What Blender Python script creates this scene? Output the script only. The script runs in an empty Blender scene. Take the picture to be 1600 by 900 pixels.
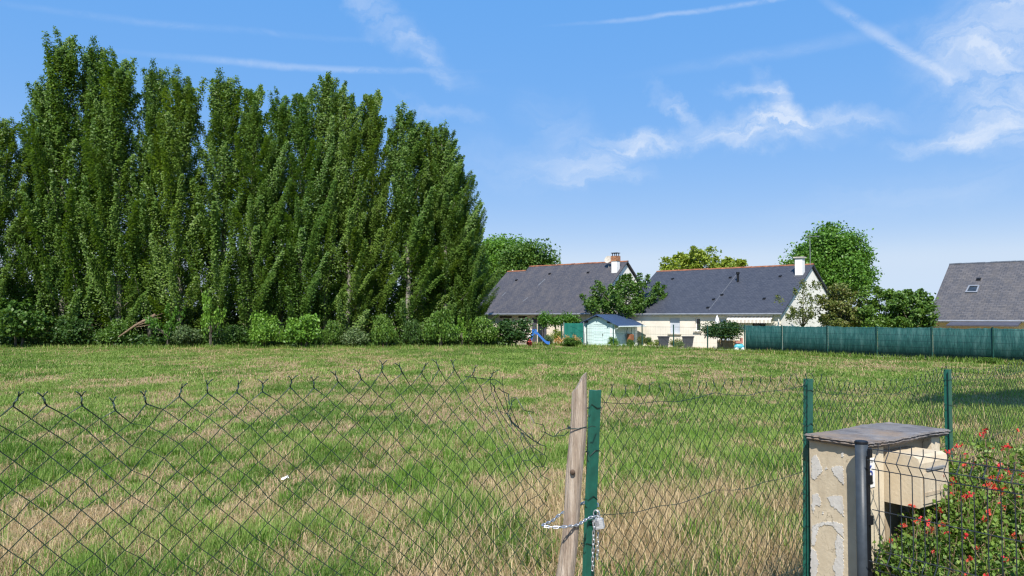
import bpy, math, random
import numpy as np
from mathutils import Vector, Matrix

random.seed(7)
S = bpy.context.scene
COL = S.collection
R = math.radians
EYE = 2.2
F = 1200.0
PITCH = math.atan(45.0 / 1200.0)

# ------------------------------------------------------------------ pixel -> world helpers (design time only)
def ray(px, py):
    u, v = (px - 800) / F, (450 - py) / F
    ca, sa = math.cos(PITCH), math.sin(PITCH)
    return Vector((u, ca - v * sa, sa + v * ca))
def at(px, py, Y):
    d = ray(px, py)
    return Vector((0, 0, EYE)) + d * (Y / d.y)
def onplane(px, py, p0, n):
    d = ray(px, py); o = Vector((0, 0, EYE))
    return o + d * ((p0 - o).dot(n) / d.dot(n))

# ------------------------------------------------------------------ numeric noise
def _h(ix, iy, s):
    n = (ix * 374761393 + iy * 668265263 + s * 1442695041) & 0x7fffffff
    n = ((n ^ (n >> 13)) * 1274126177) & 0x7fffffff
    return ((n ^ (n >> 16)) & 0xffff) / 65535.0
def vnoise(x, y, s=0):
    x = np.asarray(x, float); y = np.asarray(y, float)
    ix = np.floor(x).astype(np.int64); iy = np.floor(y).astype(np.int64)
    fx = x - ix; fy = y - iy
    fx = fx * fx * (3 - 2 * fx); fy = fy * fy * (3 - 2 * fy)
    a = _h(ix, iy, s); b = _h(ix + 1, iy, s); c = _h(ix, iy + 1, s); d = _h(ix + 1, iy + 1, s)
    return (a * (1 - fx) + b * fx) * (1 - fy) + (c * (1 - fx) + d * fx) * fy
def fbm(x, y, s=0, o=4):
    t = 0; a = .5; tot = 0
    for k in range(o):
        t = t + a * vnoise(np.asarray(x) * 2 ** k + 17.3 * k, np.asarray(y) * 2 ** k - 9.1 * k, s + k); tot += a; a *= .5
    return t / tot
def sstep(a, b, x):
    t = np.clip((np.asarray(x, float) - a) / (b - a), 0, 1)
    return t * t * (3 - 2 * t)

# ------------------------------------------------------------------ terrain
FT, FN = np.array((.766, .643)), np.array((-.643, .766))      # along / across the near fence
F0 = np.array((-1.13, 1.7))
def fence_d(x, y): return -.643 * x + .766 * y - 2.03
def ground_z(x, y):
    d = fence_d(x, y)
    z = .6 * (1 - sstep(0, 10, d))
    z = z + (fbm(np.asarray(x) * .35, np.asarray(y) * .35, 5, 3) - .5) * .14 * sstep(-.5, 2, d)
    return z
def dryness(x, y):
    x = np.asarray(x); y = np.asarray(y)
    big = fbm(x * .16, y * .10, 11, 3)
    mid = fbm(x * 1.5 + .9 * vnoise(x * .6, y * .6, 8), y * .62 + .8 * vnoise(x * .8, y * .4, 9), 23, 4)
    fine = fbm(x * 3.4, y * 1.5, 37, 2)
    near = 1 - sstep(5, 15, y)
    v = .30 * big + .46 * mid + .24 * fine + .03 + .07 * near - .03 * sstep(9, 18, y)
    return sstep(.385, .635, v)

# ------------------------------------------------------------------ node materials
def lin(r, g, b):
    f = lambda c: (c / 255 / 12.92) if c / 255 <= .04045 else ((c / 255 + .055) / 1.055) ** 2.4
    return (f(r), f(g), f(b))
class NT:
    def __init__(s, tree): s.t = tree; s.n = tree.nodes; s.l = tree.links
    def node(s, typ, **kw):
        n = s.n.new(typ)
        for k, v in kw.items():
            setattr(n, k, v)
        return n
    def link(s, a, b): s.l.new(a, b)
    def val(s, sock, v):
        if hasattr(v, 'is_output'): s.link(v, sock)
        else: sock.default_value = v
    def math(s, op, a, b=None, c=None, clamp=False):
        n = s.node('ShaderNodeMath', operation=op, use_clamp=clamp)
        s.val(n.inputs[0], a)
        if b is not None: s.val(n.inputs[1], b)
        if c is not None: s.val(n.inputs[2], c)
        return n.outputs[0]
    def mix(s, f, a, b, blend='MIX'):
        n = s.node('ShaderNodeMix', data_type='RGBA', blend_type=blend)
        s.val(n.inputs[0], f)
        for i, v in ((6, a), (7, b)):
            if isinstance(v, (tuple, list)): v = tuple(v) + ((1,) if len(v) == 3 else ())
            s.val(n.inputs[i], v)
        return n.outputs[2]
    def noise(s, vec, scale, detail=4, rough=.55, dist=0):
        n = s.node('ShaderNodeTexNoise')
        if vec is not None: s.link(vec, n.inputs['Vector'])
        n.inputs['Scale'].default_value = scale; n.inputs['Detail'].default_value = detail
        n.inputs['Roughness'].default_value = rough; n.inputs['Distortion'].default_value = dist
        return n.outputs['Fac']
    def ramp(s, f, stops):
        n = s.node('ShaderNodeValToRGB'); s.link(f, n.inputs[0])
        e = n.color_ramp.elements
        while len(e) < len(stops): e.new(.5)
        for el, (p, c) in zip(e, stops): el.position = p; el.color = tuple(c) + (1,)
        return n.outputs[0]
    def rng(s, f, a, b, c=0, d=1, smooth=False):
        n = s.node('ShaderNodeMapRange', interpolation_type='SMOOTHSTEP' if smooth else 'LINEAR')
        s.val(n.inputs[0], f)
        for i, v in enumerate((a, b, c, d)): n.inputs[i + 1].default_value = v
        return n.outputs[0]
    def obj(s, scale=None, rot=None):
        o = s.node('ShaderNodeTexCoord').outputs['Object']
        if scale or rot:
            m = s.node('ShaderNodeMapping'); s.link(o, m.inputs[0])
            if scale: m.inputs['Scale'].default_value = scale
            if rot: m.inputs['Rotation'].default_value = rot
            o = m.outputs[0]
        return o
def new_mat(name):
    m = bpy.data.materials.new(name); m.use_nodes = True
    t = NT(m.node_tree)
    b = m.node_tree.nodes['Principled BSDF']; b.inputs['Specular IOR Level'].default_value = .3
    return m, t, b
def bump(t, b, h, strength=.3, dist=.01):
    n = t.node('ShaderNodeBump'); n.inputs['Strength'].default_value = strength; n.inputs['Distance'].default_value = dist
    t.link(h, n.inputs['Height']); t.link(n.outputs[0], b.inputs['Normal'])
def plain(name, col, rough=.6, var=.15, scale=4, metal=0, bmp=.15, col2=None, spec=.3, detail=5):
    m, t, b = new_mat(name)
    f = t.noise(t.obj(), scale, detail, .6)
    c2 = col2 or tuple(c * (1 - var * 2) for c in col)
    c1 = tuple(min(1, c * (1 + var)) for c in col)
    t.link(t.ramp(f, [(.3, c2), (.7, c1)]), b.inputs['Base Color'])
    b.inputs['Roughness'].default_value = rough; b.inputs['Metallic'].default_value = metal
    b.inputs['Specular IOR Level'].default_value = spec
    if bmp:
        bump(t, b, t.noise(t.obj(), scale * 6, 4, .6), bmp, .01)
    return m
def leaf_mat(name, c0, c1, c2, trans=.32, rough=.48, vary=.25):
    m, t, b = new_mat(name)
    a = t.node('ShaderNodeAttribute', attribute_name='rnd').outputs['Fac']
    col = t.ramp(a, [(0, c0), (.55, c1), (1, c2)])
    oi = t.node('ShaderNodeObjectInfo').outputs['Random']
    hs = t.node('ShaderNodeHueSaturation'); t.link(col, hs.inputs['Color'])
    t.link(t.rng(oi, 0, 1, 1 - vary, 1 + vary), hs.inputs['Value'])
    t.link(t.rng(oi, 0, 1, .51, .49), hs.inputs['Hue'])
    col = hs.outputs[0]
    t.link(col, b.inputs['Base Color']); b.inputs['Roughness'].default_value = rough
    b.inputs['Specular IOR Level'].default_value = .4
    tr = t.node('ShaderNodeBsdfTranslucent')
    t.link(t.mix(1.0, col, (1.25, 1.2, .55), 'MULTIPLY'), tr.inputs['Color'])
    mx = t.node('ShaderNodeMixShader'); mx.inputs[0].default_value = trans
    t.link(b.outputs[0], mx.inputs[1]); t.link(tr.outputs[0], mx.inputs[2])
    t.link(mx.outputs[0], m.node_tree.nodes['Material Output'].inputs['Surface'])
    return m

# ------------------------------------------------------------------ mesh building
def mesh_np(name, V, Fc, mat=None, attrs=None, smooth=False):
    V = np.asarray(V, np.float32); Fc = np.asarray(Fc, np.int32)
    me = bpy.data.meshes.new(name)
    k = Fc.shape[1]
    me.vertices.add(len(V)); me.vertices.foreach_set('co', V.ravel())
    me.loops.add(Fc.size); me.loops.foreach_set('vertex_index', Fc.ravel())
    me.polygons.add(len(Fc)); me.polygons.foreach_set('loop_start', np.arange(0, Fc.size, k, dtype=np.int32))
    me.update(calc_edges=True)
    if smooth: me.polygons.foreach_set('use_smooth', np.ones(len(Fc), bool))
    for an, (typ, dom, data) in (attrs or {}).items():
        a = me.attributes.new(an, typ, dom)
        a.data.foreach_set('vector' if typ == 'FLOAT_VECTOR' else 'value', np.asarray(data, np.float32).ravel())
    if mat: me.materials.append(mat)
    return me
class MB:
    def __init__(s): s.v = []; s.f = []
    def add(s, vs, fs):
        o = len(s.v); s.v += [tuple(v) for v in vs]; s.f += [tuple(i + o for i in f) for f in fs]; return s
    def hexa(s, p):   # 8 points: bottom 4 ccw, top 4 ccw
        return s.add(p, [(3, 2, 1, 0), (4, 5, 6, 7), (0, 1, 5, 4), (1, 2, 6, 5), (2, 3, 7, 6), (3, 0, 4, 7)])
    def box(s, x0, x1, y0, y1, z0, z1):
        return s.hexa([(x0, y0, z0), (x1, y0, z0), (x1, y1, z0), (x0, y1, z0), (x0, y0, z1), (x1, y0, z1), (x1, y1, z1), (x0, y1, z1)])
    def obox(s, c, ax, ay, az, hx, hy, hz):
        c, ax, ay, az = Vector(c), Vector(ax), Vector(ay), Vector(az)
        P = lambda i, j, k: c + ax * hx * i + ay * hy * j + az * hz * k
        return s.hexa([P(-1, -1, -1), P(1, -1, -1), P(1, 1, -1), P(-1, 1, -1), P(-1, -1, 1), P(1, -1, 1), P(1, 1, 1), P(-1, 1, 1)])
    def quad(s, a, b, c, d): return s.add([a, b, c, d], [(0, 1, 2, 3)])
    def prism(s, poly, off):  # planar polygon extruded by a vector
        n = len(poly); off = Vector(off); P = [Vector(p) for p in poly]
        return s.add(P + [p + off for p in P], [tuple(range(n - 1, -1, -1)), tuple(range(n, 2 * n))] + [(i, (i + 1) % n, n + (i + 1) % n, n + i) for i in range(n)])
    def tube(s, pts, r, n=6, closed=False, caps=True):
        P = [Vector(p) for p in pts]; m = len(P); rs = r if isinstance(r, (list, tuple)) else [r] * m
        vs = []; ref = None
        for i in range(m):
            a = P[(i - 1) % m] if closed or i else P[i]; b = P[(i + 1) % m] if closed or i < m - 1 else P[i]
            t = (b - a).normalized()
            if ref is None:
                ref = t.orthogonal().normalized()
            ref = (ref - t * ref.dot(t))
            ref = ref.normalized() if ref.length > 1e-6 else t.orthogonal().normalized()
            bi = t.cross(ref)
            for k in range(n):
                an = 2 * math.pi * k / n
                vs.append(P[i] + (ref * math.cos(an) + bi * math.sin(an)) * rs[i])
        fs = []
        for i in range(m if closed else m - 1):
            j = (i + 1) % m
            for k in range(n):
                fs.append((i * n + k, i * n + (k + 1) % n, j * n + (k + 1) % n, j * n + k))
        if caps and not closed:
            fs.append(tuple(range(n - 1, -1, -1))); fs.append(tuple((m - 1) * n + k for k in range(n)))
        return s.add(vs, fs)
    def mesh(s, name, mat, smooth=False):
        me = bpy.data.meshes.new(name); me.from_pydata(s.v, [], s.f); me.update()
        if mat: me.materials.append(mat)
        if smooth: me.polygons.foreach_set('use_smooth', [True] * len(me.polygons))
        return me
    def build(s, name, mat, parent=None, world=False, smooth=False):
        if world and parent is not None:
            L = parent.location; s.v = [(v[0] - L.x, v[1] - L.y, v[2] - L.z) for v in s.v]
        return link(name, s.mesh(name, mat, smooth), parent)
def link(name, me, parent=None, loc=None):
    o = bpy.data.objects.new(name, me); COL.objects.link(o)
    if parent is not None: o.parent = parent
    if loc is not None: o.location = loc
    return o
def tag(o, label=None, cat=None, group=None, kind=None):
    if label: o['label'] = label
    if cat: o['category'] = cat
    if group: o['group'] = group
    if kind: o['kind'] = kind
    return o
def root(name, loc, label, cat, rz=0, group=None):
    o = bpy.data.objects.new(name, None); COL.objects.link(o)
    o.empty_display_size = .2; o.location = loc; o.rotation_euler = (0, 0, rz)
    return tag(o, label, cat, group)

# ------------------------------------------------------------------ foliage
def leaf_mesh(name, P, size, mat, seed, outward=None, up=.5, aspect=.34, out=.5):
    rg = np.random.default_rng(seed); N = len(P)
    n = rg.normal(size=(N, 3)); n /= np.linalg.norm(n, axis=1)[:, None]
    n[:, 2] = n[:, 2] + up
    if outward is not None: n = n + outward * out
    n /= np.linalg.norm(n, axis=1)[:, None]
    t = np.cross(n, rg.normal(size=(N, 3))); t /= np.linalg.norm(t, axis=1)[:, None]
    b = np.cross(n, t)
    s = (size * rg.uniform(.7, 1.3, N))[:, None]
    V = np.empty((N, 4, 3))
    V[:, 0] = P - t * s * .5; V[:, 2] = P + t * s * .5
    V[:, 1] = P + b * s * aspect + n * s * .08; V[:, 3] = P - b * s * aspect + n * s * .08
    Fc = np.arange(N * 4).reshape(N, 4)
    return mesh_np(name, V.reshape(-1, 3), Fc, mat, {'rnd': ('FLOAT', 'FACE', rg.uniform(0, 1, N))})
def poplar(seed, H, Rad, lean, mat, bark, dens=135, leaf=.15, bare=.012):
    rg = np.random.default_rng(seed)
    P = []; O = []; tb = MB()
    wob = rg.uniform(-.25, .25, (6, 2)); wob[0] = 0
    def trunk(f):
        g = min(f, .999) * 5; i = int(g); k = g - i
        return np.array((*(wob[i] * (1 - k) + wob[i + 1] * k), f * H))
    tb.tube([trunk(k / 8 * .93) for k in range(9)], [.2 * (1 - k / 8.6) + .02 for k in range(9)], 6)
    nb = 140
    for k in range(nb):
        f = bare + (.93 - bare) * ((k + rg.uniform(0, 1)) / nb)
        prof = Rad * min(1, .75 + f * 1.6) * (1 - f) ** .68
        prof = max(prof, .32) * rg.uniform(.62, 1.1)
        tilt = R(rg.uniform(14, 34) + 10 * (1 - f)); az = rg.uniform(0, 2 * math.pi)
        L = min(prof / math.sin(tilt), (1 - f) * H * .72 + .55)
        d = np.array((math.sin(tilt) * math.cos(az) + lean * (1 - f) * .8, math.sin(tilt) * math.sin(az), math.cos(tilt))); d /= np.linalg.norm(d)
        st = trunk(f); n = int(dens * L * rg.uniform(.7, 1.2)) + 20
        s = rg.beta(2.1, 1.3, n) * .95 + .08
        sig = (.37 - .28 * s)[:, None] * rg.uniform(.75, 1.2)
        p = st + d * (L * s)[:, None] + np.array((0, 0, 1)) * (.14 * L * s * s)[:, None] + np.clip(rg.normal(size=(n, 3)), -1.8, 1.8) * sig
        P.append(p); o = np.tile(np.array((d[0], d[1], .3)) + rg.normal(size=3) * .6, (n, 1)); O.append(o)
        if k % 4 == 0 and L > 1.5:
            tb.tube([st, st + d * L * .45 + np.array((0, 0, .14 * L * .2)), st + d * L * .85 + np.array((0, 0, .14 * L * .72))], [.05, .03, .012], 4)
    P = np.concatenate(P); O = np.concatenate(O)
    P[:, 2] = np.maximum(P[:, 2], .15)
    return leaf_mesh('crown', P, leaf, mat, seed + 1, O, .35, out=1.5), tb.mesh('trunk', bark, True)
def bushy(seed, rx, ry, rz, zc, nclump, nleaf, sig, leaf, mat, bark, trunk_r=.15, shell=.55, up=.5, flat=1.0, trunk=True, spiky=0., stems=1):
    """crown of leaf clumps spread through an ellipsoid centred at height zc; trunk and limbs run to the clumps"""
    rg = np.random.default_rng(seed); P = []; O = []; tb = MB()
    if trunk:
        for q in range(stems):
            ox = 0 if stems == 1 else rg.uniform(-.3, .3) * rx; oy = 0 if stems == 1 else rg.uniform(-.3, .3) * ry
            tb.tube([(ox * .5, oy * .5, 0), (ox * .7 + rx * .02, oy * .7, zc * .5), (ox, oy, zc)], [trunk_r, trunk_r * .75, trunk_r * .5], 6)
    for k in range(nclump):
        v = rg.normal(size=3); v /= np.linalg.norm(v)
        if v[2] < -.3: v[2] *= .6
        r = shell + (1 - shell) * rg.uniform(0, 1) ** .6
        if k % 5 == 0: r *= rg.uniform(.3, .8)
        c = np.array((v[0] * rx, v[1] * ry, v[2] * rz)) * r * rg.uniform(.86, 1.06) + np.array((0, 0, zc))
        n = int(nleaf * rg.uniform(.6, 1.3)); sg = sig * rg.uniform(.7, 1.25)
        p = np.clip(rg.normal(size=(n, 3)), -1.7, 1.7) * sg * np.array((1, 1, .75 * flat))
        if spiky:
            s = rg.uniform(0, 1, n)[:, None] ** .7; dr = v * .7 + np.array((0, 0, .7)); dr /= np.linalg.norm(dr)
            p = p * (1 - .75 * s) * .8 + dr * s * spiky
        P.append(c + p)
        O.append(np.tile(v, (n, 1)))
        if trunk and k % 2 == 0:
            tb.tube([(0, 0, zc * .55), tuple(np.array((0, 0, zc * .7)) * .45 + c * .55), tuple(c)], [trunk_r * .45, trunk_r * .25, trunk_r * .06], 4)
    P = np.concatenate(P); O = np.concatenate(O)
    keep = P[:, 2] > .02
    P = P[keep]; O = O[keep]
    return leaf_mesh('crown', P, leaf, mat, seed + 3, O, up), (tb.mesh('trunk', bark, True) if trunk else None)
def plant(name, label, cat, loc, meshes, sc=(1, 1, 1), rz=0, group=None, names=('crown', 'trunk')):
    t = root(name, loc, label, cat, rz, group); t.scale = sc
    link(names[0], meshes[0], t)
    if meshes[1]: link(names[1], meshes[1], t)
    return t

# ------------------------------------------------------------------ camera, light, sky
cam = bpy.data.cameras.new('camera'); co = bpy.data.objects.new('camera', cam); COL.objects.link(co)
cam.sensor_width = 36; cam.lens = 27; cam.clip_start = .05; cam.clip_end = 5000
co.location = (0, 0, EYE); co.rotation_euler = (R(90) + PITCH, 0, 0); S.camera = co
S.view_settings.view_transform = 'Standard'; S.view_settings.look = 'None'
S.view_settings.exposure = .62; S.view_settings.gamma = 1
S.cycles.max_bounces = 5; S.cycles.diffuse_bounces = 3; S.cycles.glossy_bounces = 2; S.cycles.transmission_bounces = 3
S.cycles.transparent_max_bounces = 6; S.cycles.caustics_reflective = False; S.cycles.caustics_refractive = False
S.cycles.use_denoising = True; S.cycles.denoiser = 'OPENIMAGEDENOISE'; S.cycles.denoising_input_passes = 'RGB_ALBEDO_NORMAL'; S.cycles.denoising_prefilter = 'ACCURATE'
S.cycles.filter_width = 1.3

SUN_AZ = Vector((-.13, -.9915)); SUN_EL = R(49)
sd = Vector((SUN_AZ.x * math.cos(SUN_EL), SUN_AZ.y * math.cos(SUN_EL), math.sin(SUN_EL)))
sl = bpy.data.lights.new('sun', 'SUN'); so = bpy.data.objects.new('sun', sl); COL.objects.link(so)
sl.energy = 4.6; sl.angle = R(.5); sl.color = (1, .945, .86)
so.rotation_euler = (-sd).to_track_quat('-Z', 'Y').to_euler(); so.location = (0, 0, 60)

w = bpy.data.worlds.new('World'); S.world = w; w.use_nodes = True
t = NT(w.node_tree); bg = w.node_tree.nodes['Background']
SKY = .12
sky = t.node('ShaderNodeTexSky', sky_type='NISHITA'); sky.sun_disc = False
sky.sun_elevation = SUN_EL; sky.sun_rotation = math.atan2(SUN_AZ.x, SUN_AZ.y)
sky.air_density = 1.0; sky.dust_density = .1; sky.ozone_density = 4.0
gen = t.node('ShaderNodeTexCoord').outputs['Generated']
sx = t.node('ShaderNodeSeparateXYZ'); t.link(gen, sx.inputs[0])
azn = t.math('ARCTAN2', sx.outputs[0], sx.outputs[1])
eln = t.math('ARCSINE', sx.outputs[2])
cx = t.node('ShaderNodeCombineXYZ'); t.link(azn, cx.inputs[0]); t.link(eln, cx.inputs[1])
# cirrus wisps and old vapour trails, placed by azimuth and elevation, frayed by noise
wn = t.node('ShaderNodeTexNoise'); wn.inputs['Scale'].default_value = 9; wn.inputs['Detail'].default_value = 7; wn.inputs['Roughness'].default_value = .62
t.link(cx.outputs[0], wn.inputs['Vector'])
ws = t.node('ShaderNodeVectorMath', operation='SUBTRACT'); t.link(wn.outputs['Color'], ws.inputs[0]); ws.inputs[1].default_value = (.5, .5, .5)
def warped(a):
    m1 = t.node('ShaderNodeVectorMath', operation='SCALE'); t.link(ws.outputs[0], m1.inputs[0]); m1.inputs['Scale'].default_value = a
    m2 = t.node('ShaderNodeVectorMath', operation='ADD'); t.link(cx.outputs[0], m2.inputs[0]); t.link(m1.outputs[0], m2.inputs[1])
    sp = t.node('ShaderNodeVectorMath', operation='MULTIPLY'); t.link(m2.outputs[0], sp.inputs[0]); sp.inputs[1].default_value = (1, 1, 0)
    return sp.outputs[0]
SOFT, TRAIL = warped(.11), warped(.012)
wisps = [  # px, py, half length, half width, angle (down to the right), strength, trail?
    (625, 40, 150, 26, 36, .42, 0), (675, 85, 60, 14, 48, .25, 0), (470, 104, 260, 6, -1.5, .42, 1), (695, 175, 75, 13, 24, .32, 0),
    (1160, 6, 260, 4.5, -2.5, .6, 1), (1395, 68, 140, 10, 38.5, .6, 1), (1250, 75, 240, 12, -4, .2, 1),
    (988, 221, 80, 22, -9, 1.15, 0), (915, 263, 110, 24, 1, .62, 0), (885, 215, 90, 52, 35, .3, 0),
    (1195, 210, 130, 27, 4, 1.0, 0), (1228, 178, 72, 22, 55, .85, 0), (1062, 170, 66, 13, 46, .5, 0), (1165, 150, 60, 14, 8, .42, 0),
    (1352, 183, 70, 22, -8, .6, 0), (1540, 130, 140, 75, 35, .72, 0), (1590, 30, 100, 100, 20, .8, 0), (1505, 205, 100, 20, -3, .8, 0),
    (1610, 180, 90, 60, 10, .5, 0), (1440, 305, 240, 36, -9, .16, 0), (300, 42, 330, 6, -2, .15, 1), (780, 260, 130, 40, 10, .14, 0)]
tot = None
for (px, py, hl, hw, an, st, tr) in wisps:
    d = ray(px, py).normalized(); az, el = math.atan2(d.x, d.y), math.asin(d.z); k = math.cos(az) ** 2 * .55 + .45
    mp = t.node('ShaderNodeMapping', vector_type='TEXTURE'); t.link(TRAIL if tr else SOFT, mp.inputs['Vector'])
    mp.inputs['Location'].default_value = (az, el, 0); mp.inputs['Rotation'].default_value = (0, 0, R(-an))
    mp.inputs['Scale'].default_value = (hl / F * k, hw / F * k, 1)
    ln = t.node('ShaderNodeVectorMath', operation='LENGTH'); t.link(mp.outputs[0], ln.inputs[0])
    v = t.rng(ln.outputs['Value'], 0, 1.35, st * 1.05, 0, True)
    tot = v if tot is None else t.math('ADD', tot, v)
mpf = t.node('ShaderNodeMapping'); t.link(SOFT, mpf.inputs[0]); mpf.inputs['Rotation'].default_value = (0, 0, R(-25)); mpf.inputs['Scale'].default_value = (.8, 3.2, 1)
fib = t.noise(mpf.outputs[0], 12, 12, .60, 1.1)
mask = t.math('MULTIPLY', tot, t.rng(fib, .28, .74, .08, 1.2), clamp=False)
mask = t.math('MULTIPLY', t.math('MINIMUM', mask, 1.0), .68)
sep = t.node('ShaderNodeSeparateColor', mode='HSV'); t.link(sky.outputs[0], sep.inputs[0])
skyc = t.node('ShaderNodeCombineColor', mode='HSV')
sat = t.math('SMOOTH_MAX', t.math('MULTIPLY_ADD', sep.outputs[1], 1.45, -.18), .33, .12)
t.link(sat, skyc.inputs[1]); t.link(t.rng(sat, .36, .82, .595, .608), skyc.inputs[0])
t.link(t.math('MULTIPLY', t.math('POWER', sep.outputs[2], .10), 4.1), skyc.inputs[2])
final = t.mix(mask, skyc.outputs[0], tuple(c / SKY for c in (.56, .60, .66)))
t.link(final, bg.inputs['Color']); bg.inputs['Strength'].default_value = SKY

# ------------------------------------------------------------------ materials
M = {}
M['green_post'] = plain('green_post_paint', (.012, .105, .075), .35, .12, 30, bmp=.05, spec=.5)
M['wire'] = plain('green_coated_wire', (.010, .030, .024), .42, .2, 40, bmp=0, spec=.45)
M['far_green'] = plain('dark_green_fence', (.010, .055, .045), .5, .2, 6, bmp=0)
M['zinc'] = plain('zinc_plated_steel', (.62, .64, .67), .32, .15, 200, metal=.85, bmp=.05)
M['anthracite'] = plain('anthracite_paint', (.040, .050, .062), .42, .12, 30, bmp=.04)
M['panel'] = plain('dark_panel_wire', (.030, .036, .045), .4, .15, 30, bmp=0)
M['black'] = plain('black_plastic', (.008, .009, .012), .5, .2, 20, bmp=0)
M['white'] = plain('white_paint', (.78, .77, .74), .5, .05, 6, bmp=.05)
M['cream'] = plain('cream_render', (.74, .68, .58), .85, .06, 1.2, bmp=0)
M['cream_warm'] = plain('warm_cream_render', (.70, .62, .51), .85, .07, 1.2, bmp=0)
M['cream_yellow'] = plain('yellow_cream_render', (.72, .62, .45), .85, .07, 1.2, bmp=0)
M['gable'] = plain('sunlit_gable_render', (.84, .80, .72), .85, .04, 1.2, bmp=0)  # wall render whitened: the gables' brighter sunlight is put into the colour
M['terracotta'] = plain('terracotta_tile', (.30, .125, .068), .8, .3, 3, bmp=.3)
M['darkslate_ridge'] = plain('slate_ridge_tile', (.075, .085, .105), .6, .2, 3, bmp=.3)
M['gutter'] = plain('zinc_gutter', (.30, .31, .33), .45, .1, 3, metal=.4, bmp=0)
M['darkwood'] = plain('dark_wood', (.035, .028, .025), .7, .2, 8)
M['shutter_grey'] = plain('grey_shutter', (.075, .075, .095), .6, .1, 4)
M['brick'] = plain('chimney_brick', (.40, .19, .10), .85, .3, 9, bmp=.5)
M['mint'] = plain('mint_shed_paint', (.60, .74, .72), .6, .06, 2, bmp=0)
M['mint_white'] = plain('pale_shed_post', (.74, .82, .80), .6, .05, 2, bmp=.1)
M['lead'] = plain('lead_flashing', (.14, .147, .165), .5, .2, 6)
M['roller'] = plain('pale_roller_shutter', (.50, .54, .60), .5, .05, 3, bmp=0)
M['blue_plastic'] = plain('blue_plastic', (.03, .14, .46), .4, .08, 5, bmp=0, spec=.5)
M['rust'] = plain('rusty_steel', (.30, .12, .06), .8, .3, 12, bmp=.2)
M['grey_planter'] = plain('grey_planter', (.06, .065, .075), .7, .15, 6)
M['cloth_white'] = plain('white_cloth', (.80, .79, .77), .9, .04, 5)
M['turquoise'] = plain('turquoise_plastic', (.10, .45, .55), .4, .1, 8, bmp=0)
M['red_plastic'] = plain('red_plastic', (.55, .06, .04), .4, .1, 8, bmp=0)
M['pine'] = plain('pine_wood', (.52, .36, .18), .7, .2, 8)
M['stone'] = plain('pale_concrete', (.50, .46, .40), .9, .15, 4, bmp=.3)
M['bark'] = plain('grey_bark', (.16, .14, .11), .9, .35, 5, bmp=.6)
M['bark_pale'] = plain('pale_poplar_bark', (.26, .24, .20), .9, .35, 4, bmp=.6)
M['twig'] = plain('dry_twig', (.26, .18, .11), .9, .25, 8)
M['deadwood'] = plain('dead_wood', (.22, .155, .10), .9, .3, 8, bmp=.5)
def glass():
    m, t, b = new_mat('window_glass')
    b.inputs['Base Color'].default_value = (.02, .024, .03, 1); b.inputs['Roughness'].default_value = .06; b.inputs['Specular IOR Level'].default_value = .6
    f = t.noise(t.obj(), 2, 2); t.link(t.ramp(f, [(.3, (.012, .014, .018)), (.7, (.035, .042, .05))]), b.inputs['Base Color'])
    return m
M['glass'] = glass()
def slate(name, c1, c2, mort, lichen, amt, rough=.55, bw=.24, rh=.14):
    m, t, b = new_mat(name)
    uv = t.node('ShaderNodeAttribute', attribute_name='slope').outputs['Vector']
    br = t.node('ShaderNodeTexBrick'); t.link(uv, br.inputs['Vector'])
    br.offset = .5; br.inputs['Scale'].default_value = 1
    br.inputs['Brick Width'].default_value = bw; br.inputs['Row Height'].default_value = rh
    br.inputs['Mortar Size'].default_value = .012; br.inputs['Mortar Smooth'].default_value = .3; br.inputs['Bias'].default_value = 0
    br.inputs['Color1'].default_value = c1 + (1,); br.inputs['Color2'].default_value = c2 + (1,); br.inputs['Mortar'].default_value = mort + (1,)
    # long weather streaks down the slope, patches of lichen, single odd slates
    mp = t.node('ShaderNodeMapping'); t.link(uv, mp.inputs[0]); mp.inputs['Scale'].default_value = (1.0, .45, 1)
    st = t.noise(mp.outputs[0], 1.3, 6, .65)
    c = t.mix(t.rng(st, .45, .8, 0, amt * .7), br.outputs['Color'], lichen)
    c = t.mix(t.rng(t.noise(uv, 5.5, 5, .7), .5, .75, 0, amt), c, lichen)
    t.link(c, b.inputs['Base Color']); b.inputs['Roughness'].default_value = rough
    bump(t, b, t.math('ADD', br.outputs['Fac'], t.math('MULTIPLY', t.noise(uv, 9, 4, .6), -.8)), -.5, .02)
    return m
M['slate_dark'] = slate('dark_slate', (.040, .044, .060), (.060, .064, .082), (.022, .024, .032), (.085, .088, .10), .35)
M['slate_worn'] = slate('worn_slate', (.052, .052, .064), (.075, .073, .084), (.03, .03, .037), (.17, .145, .125), .55)
M['slate_grey'] = slate('grey_slate', (.066, .066, .074), (.105, .10, .105), (.03, .03, .036), (.17, .145, .12), .6, .6, .30, .2)
def shed_roof_mat():
    m, t, b = new_mat('blue_ribbed_roof')
    uv = t.node('ShaderNodeAttribute', attribute_name='slope').outputs['Vector']
    wv = t.node('ShaderNodeTexWave', wave_type='BANDS', bands_direction='X'); t.link(uv, wv.inputs['Vector']); wv.inputs['Scale'].default_value = 1.1
    f = t.noise(uv, 3, 4)
    t.link(t.mix(t.rng(wv.outputs['Fac'], 0, .25, .45, 0), t.ramp(f, [(.3, (.035, .058, .115)), (.7, (.052, .085, .16))]), (.018, .035, .085)), b.inputs['Base Color'])
    b.inputs['Roughness'].default_value = .45; bump(t, b, wv.outputs['Fac'], .6, .04)
    return m
M['shed_roof'] = shed_roof_mat()
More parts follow.
